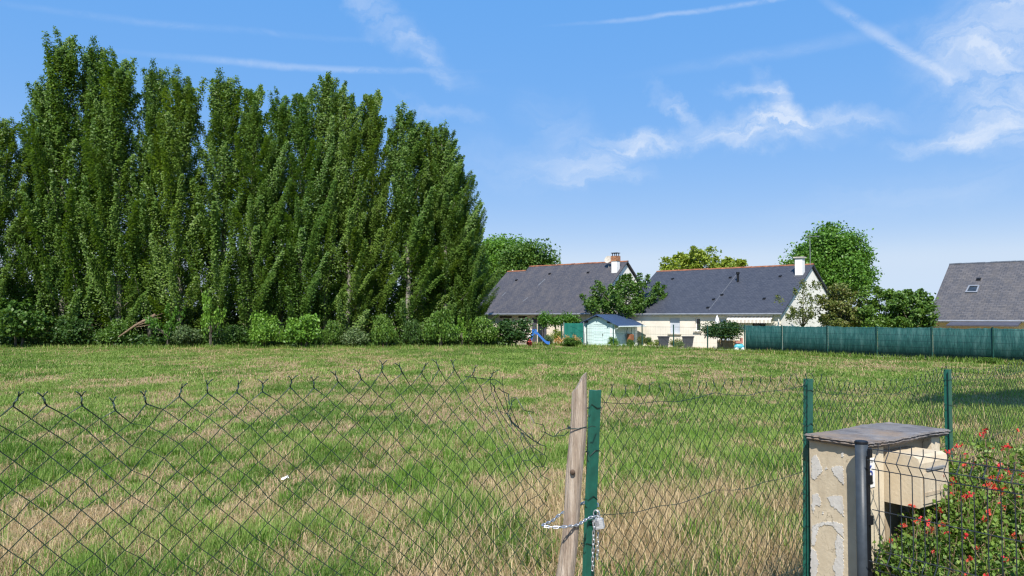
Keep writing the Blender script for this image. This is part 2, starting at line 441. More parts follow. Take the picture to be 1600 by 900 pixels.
def wood_stake_mat():
    m, t, b = new_mat('weathered_stake_wood')
    v = t.obj((1, 1, .07))
    f = t.noise(v, 70, 7, .68, .3); g = t.noise(t.obj(), 9, 4, .6)
    c = t.ramp(f, [(.30, (.11, .078, .058)), (.44, (.30, .235, .18)), (.58, (.42, .345, .275)), (.75, (.53, .46, .39))])
    c = t.mix(t.rng(g, .52, .75, 0, .55), c, (.27, .20, .155))
    t.link(c, b.inputs['Base Color']); b.inputs['Roughness'].default_value = .85
    bump(t, b, f, 1.0, .012); return m
M['stake'] = wood_stake_mat()
def cap_mat():
    m, t, b = new_mat('slate_cap_stone')
    f = t.noise(t.obj((1, 1, 6)), 7, 8, .68, .6); g = t.noise(t.obj(), 3.2, 4, .6)
    c = t.ramp(f, [(.3, (.07, .068, .072)), (.5, (.16, .15, .15)), (.7, (.25, .235, .225))])
    c = t.mix(t.rng(g, .5, .66, 0, .65), c, (.27, .185, .115))
    t.link(c, b.inputs['Base Color']); b.inputs['Roughness'].default_value = .75
    bump(t, b, t.noise(t.obj((1, 1, 9)), 16, 6, .65), .9, .012); return m
M['cap'] = cap_mat()
def pillar_mat(name, c1, c2, dirt):
    m, t, b = new_mat(name)
    f = t.noise(t.obj(), 6, 6, .6); g = t.noise(t.obj((1, 1, .25)), 11, 6, .65)
    c = t.ramp(f, [(.3, c1), (.7, c2)])
    c = t.mix(t.rng(g, .5, .78, 0, .6), c, dirt)
    t.link(c, b.inputs['Base Color']); b.inputs['Roughness'].default_value = .8
    vo = t.node('ShaderNodeTexVoronoi', feature='DISTANCE_TO_EDGE'); vo.inputs['Scale'].default_value = 9
    dn = t.node('ShaderNodeTexNoise'); dn.inputs['Scale'].default_value = 7; dn.inputs['Detail'].default_value = 6; t.link(t.obj(), dn.inputs['Vector'])
    av = t.node('ShaderNodeVectorMath', operation='MULTIPLY_ADD'); t.link(dn.outputs['Color'], av.inputs[0]); av.inputs[1].default_value = (.35, .35, .35); t.link(t.obj(), av.inputs[2])
    t.link(av.outputs[0], vo.inputs['Vector'])
    crack = t.math('MULTIPLY', t.math('LESS_THAN', vo.outputs['Distance'], .012), t.rng(f, .5, .62, 0, .55))
    c = t.mix(crack, c, tuple(q * .35 for q in dirt)); t.link(c, b.inputs['Base Color'])
    bump(t, b, t.math('ADD', t.noise(t.obj(), 60, 5, .6), t.math('MULTIPLY', g, .8)), .35, .005); return m
M['pillar'] = pillar_mat('aged_cream_paint', (.44, .365, .255), (.56, .475, .345), (.31, .245, .165))
M['pillar_side'] = pillar_mat('stained_cream_board', (.58, .49, .35), (.70, .61, .46), (.36, .28, .19))
M['pillar_dark'] = pillar_mat('rough_brown_mortar', (.36, .29, .20), (.48, .39, .28), (.22, .17, .11))
M['flake'] = pillar_mat('chalky_undercoat', (.47, .44, .40), (.58, .555, .51), (.36, .33, .28))
M['box_paint'] = pillar_mat('beige_letterbox_paint', (.50, .415, .29), (.59, .50, .37), (.36, .285, .2))
def reed_mat():
    m, t, b = new_mat('dark_green_heather_screen')
    v = t.node('ShaderNodeAttribute', attribute_name='slope').outputs['Vector']
    mp = t.node('ShaderNodeMapping'); t.link(v, mp.inputs[0]); mp.inputs['Scale'].default_value = (14, 1.2, 1)
    f = t.noise(mp.outputs[0], 2.2, 6, .7)
    mp2 = t.node('ShaderNodeMapping'); t.link(v, mp2.inputs[0]); mp2.inputs['Scale'].default_value = (2.6, .5, 1)
    g = t.noise(mp2.outputs[0], 1.6, 5, .65)
    c = t.ramp(f, [(.28, (.003, .022, .022)), (.5, (.010, .060, .055)), (.74, (.036, .13, .115))])
    c = t.mix(t.rng(g, .48, .72, 0, .5), c, (.09, .19, .175))
    # seams of binding wire
    sp = t.node('ShaderNodeSeparateXYZ'); t.link(v, sp.inputs[0])
    fr = t.math('FRACT', t.math('MULTIPLY', sp.outputs[1], 3.2))
    c = t.mix(t.math('MULTIPLY', t.math('LESS_THAN', fr, .10), .55), c, (.004, .028, .03))
    t.link(c, b.inputs['Base Color']); b.inputs['Roughness'].default_value = .6
    bump(t, b, f, .8, .02); return m
M['reed'] = reed_mat()
def awning_mat():
    m, t, b = new_mat('striped_awning_cloth')
    v = t.obj(); sp = t.node('ShaderNodeSeparateXYZ'); t.link(v, sp.inputs[0])
    fr = t.math('FRACT', t.math('MULTIPLY', sp.outputs[0], 3.6))
    c = t.mix(t.math('LESS_THAN', fr, .5), (.74, .70, .62), (.56, .50, .42))
    t.link(c, b.inputs['Base Color']); b.inputs['Roughness'].default_value = .9; return m
M['awning'] = awning_mat()
M['leaf_poplar'] = leaf_mat('poplar_leaves', (.068, .142, .021), (.118, .215, .032), (.178, .275, .05), .40, .5, .10)
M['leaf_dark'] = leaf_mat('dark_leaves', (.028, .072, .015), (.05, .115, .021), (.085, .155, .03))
M['leaf_mid'] = leaf_mat('mid_green_leaves', (.055, .122, .017), (.095, .19, .026), (.145, .245, .04))
M['leaf_bright'] = leaf_mat('bright_leaves', (.072, .17, .02), (.115, .25, .028), (.165, .31, .042))
M['leaf_yellow'] = leaf_mat('yellow_green_leaves', (.11, .18, .018), (.19, .26, .025), (.27, .33, .04))
M['leaf_olive'] = leaf_mat('olive_leaves', (.09, .125, .03), (.16, .195, .05), (.23, .25, .085))
M['leaf_brown'] = leaf_mat('brownish_leaves', (.075, .115, .026), (.13, .17, .04), (.20, .18, .06))
M['leaf_grey'] = leaf_mat('grey_leaves', (.075, .13, .045), (.12, .18, .065), (.17, .235, .10))
M['leaf_salvia'] = leaf_mat('salvia_leaves', (.085, .155, .022), (.15, .25, .035), (.24, .32, .06), .3, .5, .1)
M['petal'] = leaf_mat('red_petals', (.50, .03, .022), (.62, .055, .035), (.68, .10, .06), .25, .6, .15)
M['petal_orange'] = leaf_mat('orange_blooms', (.45, .22, .05), (.55, .30, .09), (.62, .42, .2), .25, .6, .1)

# ------------------------------------------------------------------ ground and grass
def nonuni(*segs):
    a = []
    for (x0, x1, st) in segs: a += list(np.arange(x0, x1, st))
    return np.array(sorted(set(np.round(a, 4))))
gx = nonuni((-2500, -200, 230), (-200, -40, 8), (-40, -10, .8), (-10, 10, .16), (10, 40, .8), (40, 200, 8), (200, 2600, 230))
gy = nonuni((-60, 2, 4), (2, 15, .16), (15, 60, .6), (60, 200, 6), (200, 3200, 250))
X, Y = np.meshgrid(gx, gy); Z = ground_z(X, Y)
nx, ny = len(gx), len(gy); idx = np.arange(nx * ny).reshape(ny, nx)
Fg = np.stack([idx[:-1, :-1], idx[:-1, 1:], idx[1:, 1:], idx[1:, :-1]], -1).reshape(-1, 4)
def ground_mat():
    m, t, b = new_mat('dry_meadow_soil')
    a = t.node('ShaderNodeAttribute', attribute_name='dry').outputs['Fac']
    v = t.obj()
    f = t.noise(v, 22, 8, .7); g = t.noise(v, 90, 4, .7)
    straw = t.ramp(f, [(.25, (.13, .085, .042)), (.5, (.31, .225, .125)), (.75, (.47, .365, .22))])
    green = t.ramp(f, [(.25, (.055, .105, .02)), (.5, (.115, .19, .036)), (.75, (.21, .26, .07))])
    c = t.mix(t.rng(t.math('ADD', a, t.math('MULTIPLY', t.math('SUBTRACT', f, .5), .9)), .25, .75), green, straw)
    c = t.mix(t.rng(g, .35, .5, .5, 0), c, (.10, .075, .035))
    t.link(c, b.inputs['Base Color']); b.inputs['Roughness'].default_value = .95; b.inputs['Specular IOR Level'].default_value = .1
    bump(t, b, f, .8, .05); return m
gm = mesh_np('field', np.stack([X, Y, Z], -1).reshape(-1, 3), Fg, ground_mat(), {'dry': ('FLOAT', 'POINT', dryness(X, Y))}, True)
tag(link('ground', gm), kind='structure')

PF0, PF1 = np.array((14.6, 48.)), np.array((23.5, 35.2))         # privacy fence
MFD = np.array((-.711, .703))                                      # garden mesh fence runs this way from PF0
def in_field(x, y, m=0.):
    a = (x - 14.6) * -.82 + (y - 48) * -.57 > m
    b = (x - 14.6) * -.703 + (y - 48) * -.711 > m
    return a & b & (y < 55.5)
def grass_mat():
    m, t, b = new_mat('meadow_grass_blades')
    c = t.node('ShaderNodeAttribute', attribute_name='tint').outputs['Color']
    t.link(c, b.inputs['Base Color']); b.inputs['Roughness'].default_value = .55; b.inputs['Specular IOR Level'].default_value = .25
    tr = t.node('ShaderNodeBsdfTranslucent'); t.link(t.mix(1.0, c, (1.15, 1.15, .7), 'MULTIPLY'), tr.inputs['Color'])
    mx = t.node('ShaderNodeMixShader'); mx.inputs[0].default_value = .35
    t.link(b.outputs[0], mx.inputs[1]); t.link(tr.outputs[0], mx.inputs[2])
    t.link(mx.outputs[0], m.node_tree.nodes['Material Output'].inputs['Surface']); return m
def blades(name, x, y, wid, hmul, seed, mat, tuft=None):
    rg = np.random.default_rng(seed); N = len(x)
    dry = dryness(x, y); z = ground_z(x, y)
    cl = fbm(x * 1.7, y * 1.7, 71, 2)                      # tussocks
    u = rg.uniform(0, 1, N)
    isdry = u < (.07 + .86 * dry) * (1 - sstep(7, 15, y)) + (.07 + .46 * dry) * sstep(7, 15, y)
    h = np.where(isdry, rg.uniform(.07, .2, N), rg.uniform(.07, .19, N) * (.75 + .45 * sstep(.35, .68, cl)))
    tall = isdry & (rg.uniform(0, 1, N) < .012 + .16 * sstep(.52, .68, fbm(x * .5, y * .5, 91, 2)) + .09 * (y < 9) * (x > -.5))
    h = np.where(tall, rg.uniform(.2, .42, N), h) * hmul
    if tuft is not None: isdry = rg.uniform(0, 1, N) < .06; tall = isdry & False; h = rg.uniform(.09, .25, N) * tuft[1]
    tilt = np.where(isdry & ~tall, rg.uniform(.8, 1.5, N), rg.uniform(.25, 1.15, N))
    az = rg.uniform(0, 2 * np.pi, N)
    if tuft is not None: az = tuft[0] + rg.normal(0, .5, N); tilt = rg.uniform(.1, .9, N)
    dx, dy = np.cos(az), np.sin(az)
    wv = rg.uniform(.7, 1.3, N) * wid * np.where(isdry, .75, 1.)
    px, py = -dy * wv * .5, dx * wv * .5
    B = np.stack([x, y, z - .01], -1); P = np.stack([px, py, np.zeros(N)], -1)
    m1 = np.stack([dx * np.sin(tilt * .6), dy * np.sin(tilt * .6), np.cos(tilt * .6)], -1) * (h * .55)[:, None]
    m2 = m1 + np.stack([dx * np.sin(tilt * 1.25), dy * np.sin(tilt * 1.25), np.maximum(np.cos(tilt * 1.25), -.1)], -1) * (h * .5)[:, None]
    V = np.empty((N, 5, 3)); V[:, 0] = B - P; V[:, 1] = B + P; V[:, 2] = B + m1 + P * .8; V[:, 3] = B + m1 - P * .8; V[:, 4] = B + m2
    o = (np.arange(N) * 5)[:, None]
    Fc = np.stack([o + np.array((0, 1, 2)), o + np.array((0, 2, 3)), o + np.array((3, 2, 4))], 1).reshape(-1, 3)
    g0, g1, g2 = np.array((.085, .155, .024)), np.array((.155, .255, .040)), np.array((.26, .34, .085))
    k = np.clip(rg.normal(.5, .24, N) + (fbm(x * .45, y * .45, 55, 2) - .5) * 1.3, 0, 1)[:, None]
    cg = np.where(k < .5, g0 + (g1 - g0) * k * 2, g1 + (g2 - g1) * (k - .5) * 2)
    s0, s1 = np.array((.31, .21, .105)), np.array((.63, .49, .29))
    q = rg.uniform(0, 1, N)[:, None] ** .9
    if tuft is not None and wid < .02: cg = cg * np.array((.88, 1.03, .75))
    c = np.where(isdry[:, None], s0 + (s1 - s0) * q, cg)
    return mesh_np(name, V.reshape(-1, 3), Fc, mat, {'tint': ('FLOAT_VECTOR', 'FACE', np.repeat(c, 3, 0))})
GM = grass_mat()
def scatter(y0, y1, dens, seed, k=.74, pad=.8):
    rg = np.random.default_rng(seed); W = k * y1 + pad
    n = int(dens * 2 * W * (y1 - y0)); x = rg.uniform(-W, W, n); y = rg.uniform(y0, y1, n)
    ok = (np.abs(x) < k * y + pad) & in_field(x, y) & (fence_d(x, y) > -.15)
    x, y = x[ok], y[ok]
    thin = rg.uniform(0, 1, len(x)) < .55 + .45 * (1 - dryness(x, y))
    return x[thin], y[thin]
for nm, (y0, y1, dn, wd, hm) in enumerate([(2.6, 8, 3600, .0062, .9), (8, 14, 1500, .009, .8), (14, 26, 620, .014, .72), (26, 56, 300, .024, .7)]):
    x, y = scatter(y0, y1, dn, 100 + nm)
    o = tag(link('meadow_grass', blades('meadow_grass', x, y, wd, hm, 200 + nm, GM)), kind='stuff')
# tussocks: fresh tufts whose blades fan out from one crown
rg = np.random.default_rng(31)
tx, ty = scatter(3.2, 13, 5.0, 400)
keep = rg.uniform(0, 1, len(tx)) < .25 + .75 * (1 - dryness(tx, ty)); tx, ty = tx[keep], ty[keep]
nb_ = rg.integers(25, 110, len(tx)); ts = rg.uniform(.5, 1.1, len(tx)); rep = lambda a: np.repeat(a, nb_)
ta = rg.uniform(0, 2 * np.pi, nb_.sum()); tr_ = np.abs(rg.normal(0, .075, nb_.sum())) * rep(ts) * 1.5
tag(link('grass_tufts', blades('grass_tufts', rep(tx) + tr_ * np.cos(ta), rep(ty) + tr_ * np.sin(ta), .0075, 1, 401, GM, (ta, rep(ts)))), kind='stuff')
# scrap of litter
rl = random.Random(8); lt = root('litter_scrap', (-2.72, 9.3, float(ground_z(-2.72, 9.3)) + .1), 'small crumpled white scrap of litter lying on the straw', 'litter')
mb = MB(); vs = [Vector((.05 * (i - 1.5) + rl.uniform(-.015, .015), .03 * (j - 1) + rl.uniform(-.012, .012), rl.uniform(0, .07))) for j in range(3) for i in range(4)]
mb.add(vs, [(j * 4 + i, j * 4 + i + 1, j * 4 + i + 5, j * 4 + i + 4) for j in range(2) for i in range(3)]); mb.build('crumpled_paper', M['cloth_white'], lt); lt.scale = (.6, .6, .8)
# rank uncut grass along the foot of the hedge and the garden fences
rg = np.random.default_rng(9)
ex = np.concatenate([rg.uniform(-42, 3, 9000), 14.6 + MFD[0] * (q1 := rg.uniform(0, 18, 4000)) - .25 * np.abs(rg.normal(size=4000)), 14.6 + 8.9 * (q2 := rg.uniform(0, 1.25, 6500)) - .35 * np.abs(rg.normal(size=6500))])
ey = np.concatenate([54.8 + rg.normal(0, .5, 9000), 48 + MFD[1] * q1 - .25 * np.abs(rg.normal(size=4000)), 48 - 12.8 * q2 - .3 * np.abs(rg.normal(size=6500))])
tag(link('verge_grass', blades('verge_grass', ex, ey, .035, 2.0, 77, GM, (rg.uniform(0, 6.28, len(ex)), rg.uniform(.8, 1.7, len(ex))))), kind='stuff')

# ------------------------------------------------------------------ poplar row
PV = [poplar(300 + i * 10, 22, 3.3, le, M['leaf_poplar'], M['bark_pale']) for i, le in enumerate((.05, .18, .34, .46, .50, .28))]
ords = ['first', 'second', 'third', 'fourth', 'fifth', 'sixth', 'seventh', 'eighth', 'ninth', 'tenth', 'eleventh', 'twelfth', 'thirteenth', 'fourteenth', 'fifteenth', 'sixteenth', 'seventeenth', 'eighteenth', 'nineteenth', 'twentieth']
pops = [(-10, 182, 56.5, 0, 1.0), (58, 128, 58.5, 0, 1.0), (98, 58, 58, 1, 1.2), (140, 70, 59, 0, 1.15), (186, 92, 58, 1, 1.15), (236, 104, 59, 0, .95), (282, 118, 58, 1, 1.15),
        (345, 120, 58.5, 0, 1.15), (396, 134, 58, 2, 1.0), (440, 148, 59, 1, .95), (475, 140, 58, 2, 1.0), (512, 124, 58.6, 5, 1.0), (548, 146, 58, 3, .95), (584, 142, 58.8, 2, 1.0),
        (640, 172, 58, 3, 1.1), (672, 200, 58.8, 5, .95), (698, 200, 58, 3, .95), (718, 262, 58.6, 4, .75), (736, 340, 58, 5, .65)]
for i, (px, top, yy, v, s) in enumerate(pops):
    p = at(px, 495, yy); h = at(px, top, yy).z
    lean = (0, 0.9, 1.3, 1.6, 1.5, 1.1)[v]
    lab = {0: 'pale poplar cut off by the left edge of the photo', 2: 'tallest poplar of the row, its top highest in the photo', 18: 'shortest poplar, at the right end of the row nearest the house'}.get(i, 'tall green poplar, %s from the left in the row' % ords[i])
    plant('poplar_tree', lab, 'tree', (p.x - .15 * lean, yy, ground_z(p.x, yy) - .05), PV[v], (s, s, h / 21.7), (0, .35, -.3, .2, -.15)[i % 5], 'poplars in the tall row')

# understory behind and below the poplars
rg = np.random.default_rng(4)
n = 60000
x = rg.uniform(-45, -3, n); hh = 2.4 + 3.0 * vnoise(x * .45, x * 0, 3) + 1.2 * vnoise(x * 1.7, x * 0, 4)
P = np.stack([x, 61.5 + rg.normal(0, .7, n), rg.uniform(0, 1, n) ** .8 * hh], -1)
n = 26000; x = rg.uniform(-46, 0, n)
P = np.concatenate([P, np.stack([x, rg.uniform(55.6, 62.5, n), .05 + rg.uniform(0, 1, n) ** 1.6 * (.35 + .9 * vnoise(x * .8, x * 0, 6))], -1)])
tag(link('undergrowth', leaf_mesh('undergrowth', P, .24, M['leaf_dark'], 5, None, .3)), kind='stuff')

BV = {}
def bush(key, *a, **k):
    if key not in BV: BV[key] = bushy(*a, **k)
    return BV[key]
def dome(key, seed, mat, n=26, leaf=.12, nl=130, sig=.2, **k):
    k = dict(dict(trunk_r=.05, stems=3), **k)
    return bush(key, seed, .9, .8, .62, .72, n, nl, sig, leaf, mat, M['bark'], **k)
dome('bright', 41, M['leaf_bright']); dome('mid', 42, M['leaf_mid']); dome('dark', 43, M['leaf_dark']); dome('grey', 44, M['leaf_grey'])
dome('thin', 45, M['leaf_bright'], n=14, nl=70, sig=.2, spiky=.5); dome('ivy', 46, M['leaf_mid'], n=34, nl=110, spiky=.35)
shr = [  # px, top y, width px, Y, kind, label
    (28, 472, 100, 54.8, 'ivy', 'broad leafy shrub at the foot of the leftmost poplars'),
    (112, 492, 70, 56, 'dark', 'dark shrub under the tallest poplar'),
    (182, 498, 60, 56.4, 'mid', 'low shrub behind the fallen branch'),
    (262, 480, 56, 55.6, 'thin', 'pale leafy shrub beside the end of the fallen branch'),
    (292, 505, 56, 55.6, 'grey', 'low grey green shrub left of the slender sapling'),
    (331, 462, 46, 55, 'thin', 'slender sapling with bare stems at the field edge'),
    (366, 506, 50, 56.5, 'dark', 'dark shrub between the sapling and the rounded bright bush'),
    (411, 488, 54, 55, 'bright', 'rounded bright bush, left of the broad clipped one'),
    (475, 492, 66, 54.8, 'bright', 'broad rounded bright bush beneath the middle of the poplar row'),
    (519, 499, 32, 55.2, 'mid', 'small bush touching the right side of the broad bright one'),
    (554, 510, 54, 55.2, 'grey', 'low loose shrub right of the clipped bushes'),
    (602, 490, 44, 55.2, 'mid', 'upright leafy shrub beneath the leaning poplars'),
    (645, 498, 36, 56, 'dark', 'narrow dark shrub under leaning poplars'),
    (688, 482, 56, 55.2, 'mid', 'tall shrub in front of the pale low wall'),
    (722, 497, 40, 55.6, 'thin', 'loose light shrub at the right end of the poplars'),
    (757, 494, 52, 56, 'mid', 'mid green shrub left of the dark hedge bush'),
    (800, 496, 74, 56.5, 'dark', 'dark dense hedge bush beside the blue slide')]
for (px, top, wpx, yy, kd, lab) in shr:
    p = at(px, 495, yy); h = at(px, top, yy).z; r = wpx / F * yy / 2
    plant('shrub', lab, 'shrub', (p.x, yy, float(ground_z(p.x, yy)) - .03), BV[kd], (r / 1.05, r / 1.05, h / 1.45), random.uniform(0, 6), 'shrubs below the poplars', ('foliage', 'stem'))
# fallen branch
b0, b1 = at(185, 527, 55), at(243, 492, 56)
fb = root('fallen_branch', at(185, 530, 55), 'bare brown fallen branch leaning under the poplars', 'branch')
mb = MB(); mb.tube([b0, b0.lerp(b1, .45) + Vector((0, 0, .12)), b1], [.06, .09, .13], 6)
mb.build('limb', M['deadwood'], fb, True, True)
mb = MB()
for k in range(7):
    a = b0.lerp(b1, .45 + .08 * k); mb.tube([a, a + Vector((random.uniform(.5, 1.3), random.uniform(-.3, .3), random.uniform(.0, .5)))], [.03, .012], 4)
mb.build('side_shoots', M['deadwood'], fb, True)
# low wall glimpsed under the poplars
wp = at(700, 530, 61)
wl = tag(MB().box(-2.3, 2.3, -.12, .12, 0, .95).build('low_wall', M['stone']), 'pale low wall glimpsed under the right end of the poplars', 'wall'); wl.location = (wp.x, 60.4, 0)

# ------------------------------------------------------------------ other trees
T = bushy
plant('broad_tree', 'bright green tree rising behind the poplars and left house', 'tree', (at(783, 495, 88).x, 88, 0), T(51, 3.8, 3.6, 5.0, 6.7, 140, 330, .75, .28, M['leaf_bright'], M['bark'], .3))
plant('broad_tree', 'darker tree behind the ridge of the left house', 'tree', (at(828, 495, 84).x, 84, 0), T(52, 3.1, 2.8, 4.2, 6.4, 90, 300, .65, .27, M['leaf_mid'], M['bark'], .28))
plant('broad_tree', 'yellow green tree behind the orange ridge of the middle house', 'tree', (at(1100, 495, 85).x, 85, 0), T(53, 5.0, 3.6, 4.4, 5.2, 190, 260, .75, .26, M['leaf_yellow'], M['bark'], .3, spiky=.9))
plant('broad_tree', 'large round tree standing behind the chimney of the middle house', 'tree', (at(1296, 495, 78).x, 78, 0), T(54, 4.05, 4.0, 4.6, 6.7, 190, 300, .6, .26, M['leaf_bright'], M['bark'], .32))
plant('cherry_tree', 'leafy tree between the two houses behind the mint shed', 'tree', (9.1, 61.2, 0), T(55, 3.2, 2.4, 1.8, 2.95, 100, 190, .42, .17, M['leaf_mid'], M['bark'], .14, spiky=1.1))
plant('ball_tree', 'small dark round headed tree in front of the middle house', 'tree', (at(1127, 495, 50.6).x, 50.6, 0), T(56, 1.2, 1.0, .5, 1.3, 50, 170, .24, .12, M['leaf_dark'], M['bark'], .06))
plant('garden_tree', 'sparse olive tinted tree against the sunlit gable', 'tree', (at(1254, 495, 50).x, 50, 0), T(57, 1.45, 1.1, 1.9, 2.7, 34, 70, .3, .13, M['leaf_olive'], M['bark'], .08, spiky=.6))
plant('garden_tree', 'brownish green tree right of the sunlit gable', 'tree', (at(1320, 495, 49).x, 49, 0), T(58, 1.45, 1.3, 1.8, 2.3, 60, 170, .4, .16, M['leaf_brown'], M['bark'], .08, spiky=.4))
plant('garden_tree', 'dark tree above the green screen fence, below the large round tree', 'tree', (at(1376, 495, 48).x, 48, 0), T(59, 1.7, 1.3, 1.7, 2.1, 60, 170, .4, .16, M['leaf_mid'], M['bark'], .08, spiky=.5))
plant('garden_tree', 'bushy tree beside the left edge of the grey roofed house', 'tree', (at(1425, 495, 46.5).x, 46.5, 0), T(60, 1.35, 1.2, 1.7, 2.05, 55, 160, .38, .16, M['leaf_mid'], M['bark'], .08, spiky=.5))
plant('shade_tree', 'leafy tree just right of the view, its shade lying on the grass', 'tree', (12.0, 10.4, 0), T(61, 3.5, 2.3, 2.0, 7.4, 90, 260, .6, .28, M['leaf_mid'], M['bark'], .2))

# ------------------------------------------------------------------ houses
def slope_mesh(name, quads, mat):
    """quads: (a,b,c,d) in 3D, a->b along the eave, a->d up the slope; stores slope coordinates in metres"""
    V, Fc, A = [], [], []
    for q in quads:
        a, b, c, d = [Vector(p) for p in q]
        o = len(V); V += [a, b, c, d]; Fc.append((o, o + 1, o + 2, o + 3))
        e = (b - a).normalized(); nrm = e.cross(d - a).normalized(); up = nrm.cross(e)
        A += [((p - a).dot(e) + a.x, (p - a).dot(up), 0) for p in (a, b, c, d)]
    return mesh_np(name, [tuple(v) for v in V], Fc, mat, {'slope': ('FLOAT_VECTOR', 'POINT', A)})
def wall_sheet(mb, x0, x1, z0, z1, y, holes, depth=.18):
    xs = sorted({x0, x1, *[h[0] for h in holes], *[h[1] for h in holes]}); zs = sorted({z0, z1, *[h[2] for h in holes], *[h[3] for h in holes]})
    for i in range(len(xs) - 1):
        for j in range(len(zs) - 1):
            cx, cz = (xs[i] + xs[i + 1]) / 2, (zs[j] + zs[j + 1]) / 2
            if any(h[0] < cx < h[1] and h[2] < cz < h[3] for h in holes): continue
            mb.quad((xs[i], y, zs[j]), (xs[i + 1], y, zs[j]), (xs[i + 1], y, zs[j + 1]), (xs[i], y, zs[j + 1]))
    for (a, b, c, d) in holes:
        q = y + depth
        mb.quad((a, y, c), (a, y, d), (a, q, d), (a, q, c)); mb.quad((b, y, c), (b, q, c), (b, q, d), (b, y, d))
        mb.quad((a, y, d), (b, y, d), (b, q, d), (a, q, d)); mb.quad((a, y, c), (a, q, c), (b, q, c), (b, y, c))
def house(name, label, loc, rz, x0, x1, w, ze, zr, wallm, roofm, ridgem, holes, over=.38, og=.18, split=None, zlow=0):
    """local x along the ridge, y to the back; front wall at y=0, ridge at y=w"""
    h = root(name, loc, label, 'house', rz)
    mb = MB(); wall_sheet(mb, x0, x1, -.6, ze, 0, [o[:4] for o in holes])
    mb.build('wall', wallm, h)
    for (x, s) in ((x0, -1), (x1, 1)):
        mb = MB(); p = [(x, 0, -.6), (x, 2 * w, -.6), (x, 2 * w, ze), (x, w, zr - .12), (x, 0, ze)]
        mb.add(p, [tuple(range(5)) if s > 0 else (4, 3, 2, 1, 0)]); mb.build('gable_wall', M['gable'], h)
    mb = MB(); mb.quad((x1, 2 * w, -.6), (x0, 2 * w, -.6), (x0, 2 * w, ze), (x1, 2 * w, ze))
    mb.build('rear_wall', wallm, h)
    sl = (zr - ze) / w
    a0, a1 = x0 - og, x1 + og; zo = ze - over * sl + .10
    segs = [(a0, a1, 0)] if split is None else [(split, a1, 0), (a0, split, zlow)]
    qs = []
    for (s0, s1, lo) in segs:
        zz = zr + .1 - lo; yr = w - lo / sl
        qs += [((s0, -over, zo), (s1, -over, zo), (s1, yr, zz), (s0, yr, zz)), ((s1, 2 * w + over, zo), (s0, 2 * w + over, zo), (s0, yr, zz), (s1, yr, zz)),
               ((s0, -over, zo - .09), (s0, yr, zz - .11), (s1, yr, zz - .11), (s1, -over, zo - .09)), ((s1, 2 * w + over, zo - .09), (s1, yr, zz - .11), (s0, yr, zz - .11), (s0, 2 * w + over, zo - .09)),
               ((s0, -over, zo - .09), (s1, -over, zo - .09), (s1, -over, zo), (s0, -over, zo)),
               ((s1, -over, zo - .09), (s1, yr, zz - .11), (s1, yr, zz), (s1, -over, zo)), ((s1, yr, zz - .11), (s1, 2 * w + over, zo - .09), (s1, 2 * w + over, zo), (s1, yr, zz)),
               ((s0, yr, zz - .11), (s0, -over, zo - .09), (s0, -over, zo), (s0, yr, zz)), ((s0, 2 * w + over, zo - .09), (s0, yr, zz - .11), (s0, yr, zz), (s0, 2 * w + over, zo))]
    rf = link('roof', slope_mesh('roof', qs, roofm), h)
    for (s0, s1, lo) in segs:
        mb = MB(); zz = zr + .1 - lo; yr = w - lo / sl; n = int((s1 - s0) / .36)
        for k in range(n):
            c0, c1 = s0 + (s1 - s0) * k / n, s0 + (s1 - s0) * (k + 1) / n + .03
            j = random.uniform(-.012, .012)
            for q in range(5):
                t0, t1 = math.pi * q / 5, math.pi * (q + 1) / 5
                r0 = .105 if k % 2 else .10
                mb.quad((c0, yr - r0 * math.cos(t0), zz - .06 + r0 * math.sin(t0) + j), (c1, yr - 0.112 * math.cos(t0), zz - .06 + 0.112 * math.sin(t0) + j),
                        (c1, yr - 0.112 * math.cos(t1), zz - .06 + 0.112 * math.sin(t1) + j), (c0, yr - r0 * math.cos(t1), zz - .06 + r0 * math.sin(t1) + j))
        mb.build('ridge_tiles', ridgem, rf)
    mb = MB(); mb.tube([(a0, -over - .06, zo - .04), (a1, -over - .06, zo - .04)], .07, 8)
    mb.build('gutter', M['gutter'], h)
    mb = MB(); mb.box(x0, x1, -over + .03, -.02, zo - .15, zo - .10); mb.build('soffit', M['white'], h)
    for (a, b, c, d, kind) in holes:
        if kind == 'roller':
            MB().box(a, b, .10, .14, c, d).build('roller_shutter', M['roller'], h)
        else:
            f = MB(); q = .07
            f.box(a, a + q, .10, .16, c, d); f.box(b - q, b, .10, .16, c, d); f.box(a + q, b - q, .10, .16, c, c + q); f.box(a + q, b - q, .10, .16, d - q, d)
            if b - a > .8: f.box((a + b) / 2 - .04, (a + b) / 2 + .04, .10, .16, c + q, d - q)
            fr = f.build('window', M['white'] if kind != 'dark' else M['darkwood'], h)
            MB().quad((a + q, .13, c + q), (b - q, .13, c + q), (b - q, .13, d - q), (a + q, .13, d - q)).build('pane', M['glass'], fr)
        if c > .3: MB().box(a - .12, b + .12, -.12, .1, c - .09, c - .002).build('sill', M['stone'], h)
    h['_r'] = 0; del h['_r']
    return h, rf, sl, zo
def to_local(p, loc, rz):
    return Matrix.Rotation(-rz, 3, 'Z') @ (Vector(p) - Vector(loc))
def roof_local(px, py, loc, rz, ze, sl):
    n = Matrix.Rotation(rz, 3, 'Z') @ Vector((0, -sl, 1)); p0 = Vector(loc) + Vector((0, 0, ze + .1))
    return to_local(onplane(px, py, p0, n), loc, rz)
